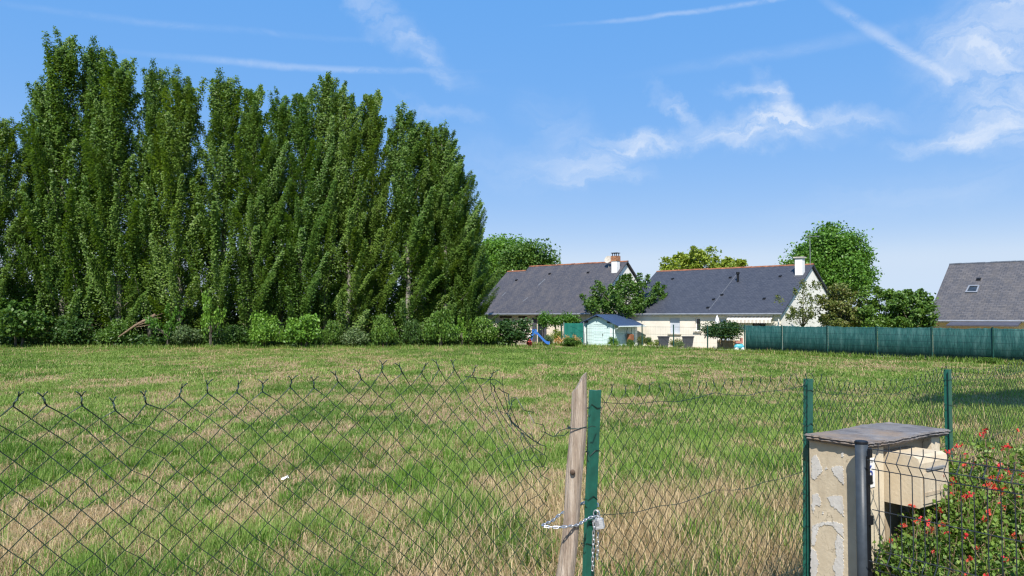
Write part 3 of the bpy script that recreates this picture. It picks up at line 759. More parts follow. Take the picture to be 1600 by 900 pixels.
def vents(h, loc, rz, ze, sl, pts, s=1.):
    for (px, py) in pts:
        p = roof_local(px, py, loc, rz, ze, sl)
        MB().hexa([p + Vector(v) * s for v in ((-.13, -.12, -.1), (.13, -.12, -.1), (.13, .14, .09), (-.13, .14, .09), (-.11, -.12, .08), (.11, -.12, .08), (.11, .1, .14), (-.11, .1, .14))]).build('roof_vent', M['black'], h)
def streak(h, loc, rz, ze, sl, a, b, wd=.06):
    p, q = roof_local(*a, loc, rz, ze, sl), roof_local(*b, loc, rz, ze, sl)
    e = (q - p).normalized(); sd_ = e.cross(Vector((0, -sl, 1)).normalized()) * wd; up = Vector((0, -sl, 1)).normalized() * .012
    MB().hexa([p - sd_, p + sd_, q + sd_, q - sd_, p - sd_ + up, p + sd_ + up, q + sd_ + up, q - sd_ + up]).build('flashing_strip', M['lead'], h)

# middle house ------------------------------------------------------
L2, RZ2 = (18.2, 52.0, 0), R(-42)
ze, zr, wd = 2.47, 5.95, 5.5
def sx2(px): r = (px - 800) / F; return -(18.2 - 52 * r) / (.743 + .669 * r)
hol = [(sx2(1046), sx2(1062), .95, 2.12, 'roller'), (sx2(1086), sx2(1094), 1.15, 2.12, 'white'), (sx2(1124), sx2(1140), 0, 2.08, 'roller'), (sx2(1175), sx2(1196), 0, 1.9, 'dark')]
h2, rf2, sl, zo = house('house', 'low white house with dark slate roof, orange ridge and plain white chimney', L2, RZ2, -12.8, 0, wd, ze, zr, M['cream'], M['slate_dark'], M['terracotta'], hol, .22)
vents(h2, L2, RZ2, ze, sl, [(1051, 436), (1141, 434), (1219, 432), (1115, 468), (1194, 467), (1106, 481), (1128, 461)], .75)
streak(h2, L2, RZ2, ze, sl, (1108, 484), (1150, 430), .02)
p = roof_local(1153, 440, L2, RZ2, ze, sl)
mb = MB(); mb.tube([p + Vector((0, 0, -.2)), p + Vector((0, 0, .55))], .09, 8); mb.tube([p + Vector((0, 0, .55)), p + Vector((0, 0, .72))], .14, 8); mb.build('flue_pipe', M['black'], h2)
p = roof_local(1250, 428, L2, RZ2, ze, sl)
cz = to_local(at(1250, 404, 55.8), L2, RZ2).z
ch = MB().box(p.x - .27, p.x + .27, p.y - .24, p.y + .24, p.z - .6, cz).build('chimney', M['white'], h2)
mb = MB(); mb.box(p.x - .36, p.x + .36, p.y - .33, p.y + .33, cz, cz + .09); mb.build('chimney_cap', M['stone'], ch)
MB().box(p.x - .34, p.x + .34, p.y - .32, p.y - .242, p.z - .42, p.z - .1).build('flashing', M['lead'], ch)
# aerial on the gable
mb = MB(); mb.tube([(-.02, wd - .1, zr - .8), (-.02, wd - .1, zr + 2.3)], .022, 5)
mb.tube([(-.35, wd - .1, zr + 2.1), (.75, wd - .25, zr + 2.1)], .014, 4)
for k in range(9): mb.tube([(-.3 + .12 * k, wd - .45 + .0 * k, zr + 2.11), (-.3 + .12 * k, wd + .25, zr + 2.11)], .008, 4)
mb.build('aerial', M['gutter'], h2)
# awning on the front
aw = MB(); ax0, ax1 = sx2(1138), sx2(1208)
aw.hexa([(ax0, -.35, 1.93), (ax1, -.35, 1.93), (ax1, -.01, 2.2), (ax0, -.01, 2.2), (ax0, -.35, 2.0), (ax1, -.35, 2.0), (ax1, -.01, 2.26), (ax0, -.01, 2.26)])
n = 40
for k in range(n):
    a, b = ax0 + (ax1 - ax0) * k / n, ax0 + (ax1 - ax0) * (k + 1) / n
    aw.quad((a, -.352, 1.76 + .03 * (k % 2)), (b, -.352, 1.76 + .03 * ((k + 1) % 2)), (b, -.352, 1.93), (a, -.352, 1.93))
awo = aw.build('awning', M['awning'], h2)
MB().box(ax0 - .05, ax1 + .05, -.16, -.003, 2.262, 2.33).build('awning_housing', M['white'], awo)
MB().tube([(-.12, -.09, -.2), (-.12, -.09, ze - .4)], .045, 8).build('downpipe', M['white'], h2)
MB().box(sx2(1150) - .12, sx2(1150) + .12, -.12, -.003, 1.62, 1.86).build('wall_lamp', M['stone'], h2)

# left house --------------------------------------------------------
L1, RZ1 = (6.45, 62.0, 0), R(-40)
ze, zr, wd = 2.72, 6.9, 5.2
def sx1(px): r = (px - 800) / F; return -(6.45 - 62 * r) / (.766 + .643 * r)
hol = [(sx1(882), sx1(900), .9, 2.05, 'dark'), (sx1(840), sx1(847), 0, 2.15, 'dark'), (sx1(813), sx1(821), 1.0, 2.1, 'white'), (sx1(784), sx1(797), 1.0, 2.1, 'white')]
h1, rf1, sl, zo = house('house', 'long cream house with worn slate roof, stepped ridge and brick topped chimney', L1, RZ1, -12.7, 0, wd, ze, zr, M['cream_warm'], M['slate_worn'], M['terracotta'], hol, .45, .2, -10.6, .42)
for (a, b, c, d, k) in hol:
    MB().box(a - .2, b + .2, -.03, .1, d + .002, d + .15).build('lintel', M['darkwood'], h1)
a = sx1(832); MB().box(a, sx1(839), -.06, -.003, 0.05, 2.12).build('shutter', M['shutter_grey'], h1)
a = sx1(841); MB().box(sx1(847) + .05, sx1(854), -.06, -.003, 0.05, 1.7).build('shutter', M['shutter_grey'], h1)
vents(h1, L1, RZ1, ze, sl, [(807, 438), (859, 428), (919, 426)], .8)
streak(h1, L1, RZ1, ze, sl, (841, 446), (852, 436), .06); streak(h1, L1, RZ1, ze, sl, (817, 471), (825, 465), .06); streak(h1, L1, RZ1, ze, sl, (784, 463), (790, 457), .06)
p = roof_local(962, 423, L1, RZ1, ze, sl); zc0 = to_local(at(962, 408, 65.3), L1, RZ1).z; zc1 = to_local(at(962, 400, 65.3), L1, RZ1).z
ch = MB().box(p.x - .27, p.x + .27, p.y - .24, p.y + .24, p.z - .8, zc0).build('chimney', M['white'], h1)
MB().box(p.x - .31, p.x + .31, p.y - .28, p.y + .28, zc0, zc1).build('brick_head', M['brick'], ch)
mb = MB()
for i in (-1, 1):
    for j in (-1, 1): mb.box(p.x + i * .2 - .025, p.x + i * .2 + .025, p.y + j * .18 - .025, p.y + j * .18 + .025, zc1, zc1 + .22)
mb.box(p.x - .3, p.x + .3, p.y - .27, p.y + .27, zc1 + .222, zc1 + .28); mb.build('chimney_cowl', M['black'], ch)
# satellite dish left of the chimney
dp = roof_local(953, 416, L1, RZ1, ze, sl); mb = MB()
dp = Vector((dp.x, dp.y - .15, dp.z)); ctr = dp + Vector((0, -.1, .55)); ax = Vector((.1, -.9, .4)).normalized(); e1 = ax.orthogonal().normalized(); e2 = ax.cross(e1)
vs = [ctr]; fs = []
for rr, dz in ((.17, .02), (.34, .08)):
    for k in range(14): an = 2 * math.pi * k / 14; vs.append(ctr + (e1 * math.cos(an) + e2 * math.sin(an)) * rr + ax * dz)
for k in range(14): fs += [(0, 1 + k, 1 + (k + 1) % 14), (1 + k, 15 + k, 15 + (k + 1) % 14, 1 + (k + 1) % 14)]
mb.add(vs, fs); mb.tube([dp + Vector((0, 0, -.2)), ctr], .03, 6); mb.build('satellite_dish', M['stone'], h1)

# right house -------------------------------------------------------
L3, RZ3 = (27.3, 50.0, 0), R(-43)
ze, zr, wd = 2.14, 5.82, 5.5
h3, rf3, sl, zo = house('house', 'house with lighter grey slate roof and skylight behind the green screen fence', L3, RZ3, 0, 14, wd, ze, zr, M['cream_yellow'], M['slate_grey'], M['darkslate_ridge'], [(5.6, 6.6, .6, 1.75, 'white')], .4, .2)
vents(h3, L3, RZ3, ze, sl, [(1529, 437)], 1.0)
c4 = [roof_local(*q, L3, RZ3, ze, sl) for q in ((1508, 458), (1527, 458), (1531, 447), (1514, 447))]
up = Vector((0, -sl, 1)).normalized()
mb = MB(); cc = sum(c4, Vector()) / 4
inn = [cc + (q - cc) * .74 for q in c4]
for k in range(4):
    a, b, c, d = c4[k], c4[(k + 1) % 4], inn[(k + 1) % 4], inn[k]
    mb.hexa([a - up * .05, b - up * .05, c - up * .05, d - up * .05, a + up * .09, b + up * .09, c + up * .09, d + up * .09])
sk = mb.build('skylight', M['gutter'], h3)
MB().quad(*[q + up * .05 for q in inn]).build('pane', M['glass'], sk)
k0, k1 = 1.2, 5.0
MB().hexa([(k0, -1.5, 1.62), (k1, -1.5, 1.62), (k1, 0, 1.9), (k0, 0, 1.9), (k0, -1.5, 1.7), (k1, -1.5, 1.7), (k1, 0, 1.98), (k0, 0, 1.98)]).build('porch_canopy', M['shutter_grey'], h3)
MB().box(8.2, 8.75, -.06, -.003, .6, 1.8).build('shutter', plain('red_brown_shutter', (.30, .085, .04), .6), h3)

# ------------------------------------------------------------------ privacy fence and garden mesh fence
pd = Vector((8.9, -12.8, 0)); plen = pd.length; pd.normalize(); pn = Vector((-.82, -.57, 0)); P0 = Vector((14.6, 48, 0))
prs = [1164, 1222, 1293, 1370, 1456, 1551, 1661]
pos = [((px - 800) / F * 48 - 14.6) / (8.9 + 12.8 * (px - 800) / F) * plen for px in prs]
pf = root('screen_fence', P0, 'long dark green heather screen fence on green posts behind the field', 'fence')
for i in range(6):
    a, b = pos[i] + .03, pos[i + 1] - .03; n = 30; V = []; Fc = []; A = []
    for k in range(n + 1):
        s = a + (b - a) * k / n; bul = .03 * math.sin(k / n * math.pi) * (1 if i % 2 else -1) + random.uniform(-.012, .012)
        zt = 1.66 + random.uniform(-.02, .025) - .03 * math.sin(k / n * math.pi)
        for (z, o) in ((.02, .03), (.8, .03), (zt, .03), (zt, -.02), (.02, -.02)):
            q = pd * s + pn * (o + (bul if z > .5 and z < 1 else bul * .4)); V.append((q.x, q.y, z)); A.append((s, z, 0))
    for k in range(n):
        for j in range(5): Fc.append((k * 5 + j, (k + 1) * 5 + j, (k + 1) * 5 + (j + 1) % 5, k * 5 + (j + 1) % 5))
    link('screen_panel', mesh_np('screen_panel', V, Fc, M['reed'], {'slope': ('FLOAT_VECTOR', 'POINT', A)}), pf)
pm = MB().box(-.03, .03, -.03, .03, -.1, 1.72).mesh('post', M['far_green'])
for s in pos: link('post', pm, pf, pd * s + pn * .07)
MB().obox(pd * (plen * .55) + Vector((0, 0, .03)) + pn * .10, pd, pn, (0, 0, 1), plen * .6, .025, .09).build('kerb_board', M['stone'], pf)

mf = root('mesh_fence', (14.6, 48, 0), 'thin green wire mesh fence before the two houses', 'fence')
md = Vector((-.711, .703, 0))
mpos = [(14.6 - 48 * (px - 800) / F) / (.711 + .703 * (px - 800) / F) for px in (1105, 1052, 1003, 958, 916.6, 877.6, 841)]
pm = MB().box(-.035, .035, -.035, .035, -.1, 1.68).mesh('post', M['far_green'])
for s in mpos: link('post', pm, mf, md * s)
mb = MB()
for z in (.08, .5, 1.0, 1.02, 1.5, 1.52): mb.tube([md * .1 + Vector((0, 0, z)), md * 20 + Vector((0, 0, z))], .004, 4)
for k in range(100):
    q = md * (.1 + k * .2); mb.tube([q + Vector((0, 0, .05)), q + Vector((0, 0, 1.55))], .0018, 3)
mb.build('wire_mesh', M['far_green'], mf)
MB().obox(md * 10 + Vector((0, 0, .02)) + Vector((.03, .03, 0)), md, (.703, .711, 0), (0, 0, 1), 10, .03, .11).build('kerb_board', M['stone'], mf)

# ------------------------------------------------------------------ shed and garden things
sh = root('garden_shed', (7.53, 56.5, 0), 'mint white garden shed with blue ribbed gable roof', 'shed', R(-42))
W, D, e, r = 2.87, 3.0, 1.72, 2.33
mb = MB(); wall_sheet(mb, -W, 0, 0, e, 0, [(-W * .66, -W * .34, 0.04, 1.62)], .05)
mb.add([(-W, 0, e), (0, 0, e), (-W / 2, 0, r)], [(0, 1, 2)]); mb.add([(-W, D, e), (0, D, e), (-W / 2, D, r)], [(2, 1, 0)])
mb.quad((0, 0, 0), (0, D, 0), (0, D, e), (0, 0, e)); mb.quad((-W, D, 0), (-W, 0, 0), (-W, 0, e), (-W, D, e)); mb.quad((0, D, 0), (-W, D, 0), (-W, D, e), (0, D, e))
for k in range(6):
    z = .27 * (k + 1); mb.box(.001, .012, .05, D - .05, z - .012, z); mb.box(-W + .4, -W * .66 - .02, -.012, -.001, z - .012, z); mb.box(-W * .34 + .02, -.4, -.012, -.001, z - .012, z)
mb.build('wall', M['mint'], sh)
mb = MB(); mb.box(-W * .66 + .01, -W * .34 - .01, .02, .045, .05, 1.6)
for k in range(7): z = .22 * (k + 1); mb.box(-W * .65, -W * .35, .008, .019, z - .01, z)
dr = mb.build('door', M['mint'], sh); MB().box(-W * .37, -W * .36, -.03, .018, .8, .95).build('handle', M['black'], dr)
for bb in ((-W - .02, -W + .38, -.03, -.001), (-.38, .02, -.03, -.001), (.001, .03, D - .3, D + .01)): MB().box(*bb, 0, e - .02).build('corner_board', M['mint_white'], sh)
o, f = .55, .3; sl = (r - e) / (W / 2); zz = e - o * sl + .05; rt = r + .05
qs = [((o, -f, zz), (o, D + f, zz), (-W / 2, D + f, rt), (-W / 2, -f, rt)), ((-W - o, D + f, zz), (-W - o, -f, zz), (-W / 2, -f, rt), (-W / 2, D + f, rt)),
      ((o, -f, zz - .05), (-W / 2, -f, rt - .06), (-W / 2, D + f, rt - .06), (o, D + f, zz - .05)), ((-W - o, -f, zz - .05), (-W - o, D + f, zz - .05), (-W / 2, D + f, rt - .06), (-W / 2, -f, rt - .06)),
      ((o, -f, zz - .05), (o, -f, zz), (-W / 2, -f, rt), (-W / 2, -f, rt - .06)), ((-W - o, -f, zz), (-W - o, -f, zz - .05), (-W / 2, -f, rt - .06), (-W / 2, -f, rt)), ((o, -f, zz - .05), (o, D + f, zz - .05), (o, D + f, zz), (o, -f, zz))]
sme = slope_mesh('roof', qs, M['shed_roof'])
link('roof', sme, sh)
mb = MB(); mb.tube([(o + .05, -f, zz - .05), (o + .05, D + f, zz - .05)], .05, 6); mb.tube([(-W - o - .05, -f, zz - .05), (-W - o - .05, D + f, zz - .05)], .05, 6)
mb.tube([(o + .05, -f + .05, zz - .06), (o - .2, -f + .15, zz - .22), (.05, -.06, zz - .25), (.05, -.06, .05)], .03, 6); mb.build('gutter', M['mint_white'], sh)
for x in (-W * .85, -W / 2, -W * .15): zq = r - abs(x + W / 2) * sl - .1; MB().box(x - .05, x + .05, -f + .02, -.001, zq - .06, zq + .06).build('roof_beam', M['black'], sh)
# wheelbarrow leaning on the shed side
wbp = Matrix.Rotation(R(-42), 3, 'Z') @ Vector((.12, 1.7, 0)) + Vector((7.53, 56.5, 0))
wb = root('wheelbarrow', wbp, 'rusty wheelbarrow standing upended against the side of the mint shed', 'wheelbarrow', R(-42))
mb = MB(); mb.hexa([(.05, -.3, .35), (.05, .3, .35), (.05, .3, .95), (.05, -.3, .95), (.33, -.2, .45), (.33, .2, .45), (.33, .2, .85), (.33, -.2, .85)]); mb.build('tray', M['rust'], wb)
mb = MB()
for s in (-1, 1): mb.tube([(.3, s * .05, .18), (.06, s * .24, .6), (.03, s * .3, 1.1), (.08, s * .3, 1.38)], .022, 6)
mb.build('handles', M['green_post'], wb)
mb = MB(); mb.tube([(.3 + .17 * math.cos(a), 0, .19 + .17 * math.sin(a)) for a in [2 * math.pi * k / 14 for k in range(14)]], .035, 6, closed=True); mb.build('wheel', M['black'], wb)
# green fabric windbreak
a, b = at(881, 530, 58.3), at(912, 530, 57.6); a.z = b.z = 0
gs = root('windbreak', a, 'green fabric windbreak panel left of the mint shed', 'windbreak'); dv = (b - a)
mb = MB(); n = 14
for k in range(n):
    p, q = dv * (k / n), dv * ((k + 1) / n); s0, s1 = .03 * math.sin(k * 1.3), .03 * math.sin((k + 1) * 1.3)
    mb.hexa([(p.x, p.y + s0, .15), (q.x, q.y + s1, .15), (q.x, q.y + s1 + .01, .15), (p.x, p.y + s0 + .01, .15), (p.x, p.y + s0, 1.72), (q.x, q.y + s1, 1.72), (q.x, q.y + s1 + .01, 1.72), (p.x, p.y + s0 + .01, 1.72)])
mb.build('fabric', plain('green_windbreak_cloth', (.012, .15, .115), .7, .1, 3), gs)
pm = MB().tube([(0, 0, 0), (0, 0, 1.8)], .03, 6).mesh('pole', M['gutter'])
for k in (0, 1): link('pole', pm, gs, dv * k + Vector((0, -.06, 0)))
# climbing vine on a pergola in front of the left house
vp = at(880, 530, 60.3); rg = np.random.default_rng(12)
vn = root('climbing_vine', (vp.x, 60.3, 0), 'leafy vine trained on a rail before the left house', 'vine')
P = []
for px, zc, sg, n in ((851, 2.05, .26, 700), (862, 1.86, .2, 500), (873, 1.85, .2, 500), (884, 1.98, .24, 600), (893, 1.9, .22, 600), (902, 1.8, .16, 300), (850, 1.8, .2, 300)):
    q = at(px, 500, 60.3); P.append(np.array((q.x - vp.x, 0, zc)) + rg.normal(size=(n, 3)) * sg)
link('foliage', leaf_mesh('foliage', np.concatenate(P), .14, M['leaf_bright'], 13), vn)
mb = MB()
for px in (849, 868, 877, 903): q = at(px, 500, 60.3); mb.box(q.x - vp.x - .05, q.x - vp.x + .05, -.05, .05, 0, 1.8)
mb.box(at(847, 500, 60.3).x - vp.x, at(905, 500, 60.3).x - vp.x, -.04, .04, 1.801, 1.88); mb.build('rail', M['darkwood'], vn)
# slide
sp = at(838, 530, 58.6)
sd_ = root('slide', (sp.x, 58.6, 0), 'blue plastic childrens slide beside the dark hedge bush', 'slide')
mb = MB(); path = [(-.25, 1.12), (.05, 1.08), (.3, .82), (.6, .5), (.85, .26), (1.05, .18), (1.2, .18)]
for (x0, z0), (x1, z1) in zip(path, path[1:]):
    mb.hexa([(x0, -.25, z0 - .05), (x1, -.25, z1 - .05), (x1, .25, z1 - .05), (x0, .25, z0 - .05), (x0, -.25, z0), (x1, -.25, z1), (x1, .25, z1), (x0, .25, z0)])
    for s in (-.27, .25): mb.hexa([(x0, s, z0 - .06), (x1, s, z1 - .06), (x1, s + .03, z1 - .06), (x0, s + .03, z0 - .06), (x0, s, z0 + .2), (x1, s, z1 + .2), (x1, s + .03, z1 + .2), (x0, s + .03, z0 + .2)])
mb.build('chute', M['blue_plastic'], sd_); sd_.scale = (.85, .85, .85)
mb = MB()
for s in (-.3, .27): mb.prism([(-.75, s, 0), (-.6, s, 0), (-.2, s, 1.05), (.05, s, 1.02), (.05, s, 1.42), (-.1, s, 1.5), (-.35, s, 1.45), (-.42, s, 1.1)], (0, .04, 0))
for k in range(4): mb.box(-.62 + .1 * k, -.5 + .1 * k, -.26, .27, .22 + .24 * k, .27 + .24 * k)
mb.build('ladder', M['blue_plastic'], sd_)
ty = root('toy_figure', (sp.x - .55, 58.1, 0), 'small red and white toy standing under the blue slide', 'toy')
mb = MB(); mb.tube([(0, 0, 0), (0, 0, .25), (0, 0, .5)], [.2, .22, .12], 8); mb.build('body', M['red_plastic'], ty, smooth=True)
mb = MB(); mb.tube([(0, 0, .5), (0, 0, .58), (0, 0, .74), (0, 0, .8)], [.07, .14, .13, .05], 8); mb.build('head', M['cloth_white'], ty, smooth=True)
# garden border plants
dome('olive', 47, M['leaf_olive'], n=20, nl=90); dome('bloom', 48, M['petal_orange'], n=12, nl=50, trunk=False, sig=.16); dome('salv', 49, M['leaf_yellow'], n=18, nl=80)
dome('rose', 50, M['leaf_brown'], n=18, nl=70)
for (px, top, wpx, yy, kd, lab) in [
        (868, 513, 30, 59.6, 'salv', 'yellowish bush in the border between slide and windbreak'), (856, 522, 20, 59.2, 'grey', 'silvery plant right of the blue slide'),
        (872, 523, 16, 58.4, 'bloom', 'orange flowering clump in front of the yellowish bush'), (886, 521, 20, 57.9, 'bloom', 'orange flowers at the left end of the windbreak'),
        (900, 520, 18, 57.4, 'bloom', 'orange flowers beside the shed corner'), (893, 527, 34, 57.5, 'mid', 'low green plant under the orange flowers by the windbreak'),
        (958, 527, 20, 55.9, 'bright', 'green tuft at the front corner of the mint shed'), (985, 530, 16, 56.2, 'mid', 'green plant below the wheelbarrow'),
        (1003, 522, 20, 57.6, 'rose', 'brownish shrub right of the mint shed'), (1026, 530, 32, 54.5, 'salv', 'yellow green plant left of the two grey planters'),
        (1056, 527, 34, 54.8, 'rose', 'reddish brown plant between the two grey planters'), (1060, 533, 20, 52.6, 'grey', 'pale green clump in front of the planters'),
        (1012, 526, 16, 58, 'dark', 'small dark shrub under the left end of the middle house'), (1551, 560, 44, 36.2, 'mid', 'tall weed in front of the screen fence at right')]:
    p = at(px, 495, yy); h = at(px, top, yy).z; r_ = wpx / F * yy / 2
    plant('garden_plant', lab, 'plant', (p.x, yy, 0), BV[kd], (r_ / 1.05, r_ / 1.05, max(h, .3) / 1.45), random.uniform(0, 6), 'plants in the gardens', ('foliage', 'stem'))
# two planters
for px, lab in ((1037, 'left of two dark grey planters before the middle house'), (1075, 'right of two dark grey planters before the middle house')):
    p = at(px, 540, 53.2); pl = root('planter', (p.x, 53.2, 0), lab, 'planter', R(-10), 'grey planters')
    mb = MB(); mb.hexa([(-.27, -.22, 0), (.27, -.22, 0), (.27, .22, 0), (-.27, .22, 0), (-.38, -.3, .78), (.38, -.3, .78), (.38, .3, .78), (-.38, .3, .78)])
    mb.build('pot', M['grey_planter'], pl)
    rm = MB()
    for (x0, x1, y0, y1) in ((-.42, .42, -.34, -.27), (-.42, .42, .27, .34), (-.42, -.35, -.269, .269), (.35, .42, -.269, .269)): rm.box(x0, x1, y0, y1, .782, .86)
    rm.build('rim', M['grey_planter'], pl)
# closed parasol
pp = at(1121, 540, 53.4)
ps = root('parasol', (pp.x, 53.4, 0), 'closed white parasol standing before the middle house', 'parasol')
mb = MB(); mb.tube([(0, 0, .9), (0, 0, 1.0), (0, 0, 1.6), (0, 0, 1.75), (0, 0, 2.05), (0, 0, 2.3)], [.1, .15, .11, .17, .12, .02], 9); mb.build('canopy', M['cloth_white'], ps, smooth=True)
MB().tube([(0, 0, 0), (0, 0, 2.34)], .022, 6).build('pole', M['gutter'], ps); MB().tube([(0, 0, 0), (0, 0, .1)], .25, 12).build('base', M['stone'], ps)
# pale things by the patio: wooden box, ride on toy
p = at(1128, 545, 51.6)
wb2 = root('wooden_crate', (p.x + .5, 51.8, 0), 'pale wooden slatted crate behind the small round tree', 'crate', R(-35)); mb = MB()
for k in range(5): mb.box(-.7 + .3 * k, -.5 + .3 * k, -.2, -.17, 0, .62); mb.box(-.7 + .3 * k, -.5 + .3 * k, .17, .2, 0, .62)
mb.build('slats', M['pine'], wb2); mb = MB(); mb.box(-.72, .72, -.23, -.201, .1, .18); mb.box(-.72, .72, -.23, -.201, .45, .53); mb.box(-.69, .69, -.165, .165, .02, .06); mb.build('rails', M['pine'], wb2)
p = at(1155, 545, 49.6)
ty = root('ride_on_toy', (p.x, 49.6, 0), 'turquoise and pink plastic toy at the end of the screen fence', 'toy')
mb = MB(); mb.tube([(-.3, 0, .22), (-.15, 0, .3), (.15, 0, .28), (.32, 0, .2)], [.1, .2, .2, .08], 8); mb.build('body', M['turquoise'], ty, smooth=True)
mb = MB(); mb.box(-.25, .2, -.16, .16, .5, .62); mb.box(.1, .2, -.14, .14, .62, .85); mb.build('seat', plain('faded_pink_plastic', (.45, .20, .16), .5), ty)
for x in (-.2, .2):
    mb = MB(); mb.tube([(x, -.2, .12), (x, .2, .12)], .12, 10); mb.build('wheel', M['cloth_white'], ty)

# ------------------------------------------------------------------ near chain link fence
FTv, FNv = Vector((.766, .643, 0)), Vector((-.643, .766, 0))
def fpt(tt): return Vector((-1.13 + .766 * tt, 1.7 + .643 * tt, 0))
def t_of(px): q = (px - 800) / F; return (1.7 * q + 1.13) / (.766 - .643 * q)
def d_of(px, py): # depth below the eye for a fence point seen at pixel
    tt = t_of(px); return at(px, py, 1.7 + .643 * tt).z
HS = .0355
def chain_link(t0, t1, ztop, zbot, deform, seed, rr=.00162, barbs=True, barb_tilt=.5):
    rg = np.random.default_rng(seed)
    nw = int((t1 - t0) / HS); zmax = max(ztop(t0 + k * HS) for k in range(nw))
    nj = int((zmax - zbot) / HS) + 1
    i = np.arange(nw)[:, None]; j = np.arange(nj)[None, :]
    odd = ((i + j) % 2)
    tt = t0 + (i + odd) * HS + 0 * j; dep = j * HS + 0. * i
    sgn = np.where(odd == 1, 1., -1.)
    pos = deform(tt, dep, rg_static(seed, i + odd, j))
    pts = pos + np.array(FNv)[None, None] * (sgn * .0016)[..., None]
    tan = np.zeros_like(pts); tan[:, 1:-1] = pts[:, 2:] - pts[:, :-2]; tan[:, 0] = pts[:, 1] - pts[:, 0]; tan[:, -1] = pts[:, -1] - pts[:, -2]
    tan /= np.linalg.norm(tan, axis=2)[..., None]
    nn = np.array(FNv); bi = np.cross(tan, nn); bi /= np.linalg.norm(bi, axis=2)[..., None]; n2 = np.cross(bi, tan)
    # resample each leg with a slight belly: use 3 rings per leg so that bends read round
    V = []
    for (cu, su) in ((1, 0), (0, 1), (-1, 0), (0, -1)): V.append(pts + bi * cu * rr + n2 * su * rr)
    V = np.stack(V, 2)                                     # nw, nj, 4, 3
    id_ = np.arange(nw * nj * 4).reshape(nw, nj, 4)
    Fs = [np.stack([id_[:, :-1, k], id_[:, :-1, (k + 1) % 4], id_[:, 1:, (k + 1) % 4], id_[:, 1:, k]], -1).reshape(-1, 4) for k in range(4)]
    V = V.reshape(-1, 3); Fa = np.concatenate(Fs)
    if barbs:
        mb = MB()
        for k in range(nw - 1):
            # wires k and k+1 meet in column k+1 at row 0 when (k+1) is even
            if (k + 1) % 2: continue
            p = Vector(pos[k + 1, 0]) if (k + 1) % 2 == 0 else Vector(pos[k, 0])
            q = Vector(deform(np.array([[t0 + (k + 1) * HS]]), np.array([[HS]]), np.zeros((1, 1, 3)))[0, 0])
            up = (Vector((0, 0, 1)) + FTv * random.uniform(-barb_tilt, barb_tilt) + FNv * random.uniform(-.35, .35)).normalized()
            tip = p + up * .022
            w1 = []
            for s in range(7):
                f = s / 6; an = f * 9; w1.append(p + up * .022 * f + (FTv * math.cos(an) + FNv * math.sin(an)) * .0018)
            mb.tube(w1, rr * 1.15, 4)
            mb.tube([p + up * .001, tip], rr * 1.1, 4)
            for sg in (-1, 1):
                e = tip + (up * .013 + FTv * sg * random.uniform(.004, .017) + FNv * random.uniform(-.008, .008))
                mb.tube([tip, tip.lerp(e, .5) + up * .002, e], rr * .9, 4)
        o = len(V); V = np.concatenate([V, np.array(mb.v)]); Fq = [f for f in mb.f if len(f) == 4]
        Fa = np.concatenate([Fa, np.array(Fq) + o])
    return mesh_np('wire_mesh', V, Fa, M['wire'])
def rg_static(seed, ci, j):
    a = np.stack([_h(ci.astype(np.int64) + 0 * j, j + 0 * ci, seed + k) - .5 for k in range(3)], -1)
    return a
# loose left panel, dropping and crumpling towards the stake
TL = [(-1.0, 2.2 - .20), (t_of(42), d_of(42, 632)), (t_of(156), d_of(156, 634)), (t_of(206), d_of(206, 648)), (t_of(250), d_of(250, 622)), (t_of(378), d_of(378, 614)), (t_of(486), d_of(486, 604)), (t_of(548), d_of(548, 594)),
      (t_of(602), d_of(602, 578)), (t_of(630), d_of(630, 586)), (t_of(708), d_of(708, 576)), (t_of(740), d_of(740, 588)), (t_of(775), d_of(775, 598)), (t_of(800), d_of(800, 630)), (t_of(830), d_of(830, 658)), (t_of(860), d_of(860, 682)), (t_of(884), d_of(884, 672))]
tlx, tly = np.array([p[0] for p in TL]), np.array([p[1] for p in TL])
def zt_left(tt): return float(np.interp(tt, tlx, tly))
Z0 = 2.06
def def_left(tt, dep, rnd):
    top = np.interp(tt, tlx, tly); drop = np.maximum(Z0 - top, 0)
    z = Z0 - dep - drop * np.exp(-dep / .42)
    crum = sstep(1.28, 1.6, tt) * np.exp(-dep / .22); base = .16 + .10 * np.exp(-dep / .1)
    t2 = tt + rnd[..., 0] * HS * (base + .8 * crum) + .012 * np.sin(dep * 7 + tt * 3) - .075 * crum * sstep(1.3, 1.75, tt)
    z = z + rnd[..., 1] * HS * (base + .7 * crum)
    off = .03 * np.sin(tt * 4.1 + dep * 2.2) + .012 * np.sin(dep * 9 + tt * 6) + rnd[..., 2] * (.006 + .07 * crum)
    return np.stack([-1.13 + .766 * t2 - .643 * off, 1.7 + .643 * t2 + .766 * off, z], -1)
lf = root('loose_fence', (fpt(.5).x, fpt(.5).y, .5), 'loose sagging green chain link panel tied to the wooden stake', 'fence')
o = link('wire_mesh', chain_link(-.9, 1.715, lambda q: Z0, .62, def_left, 3, barb_tilt=.5), lf); o.location = -lf.location
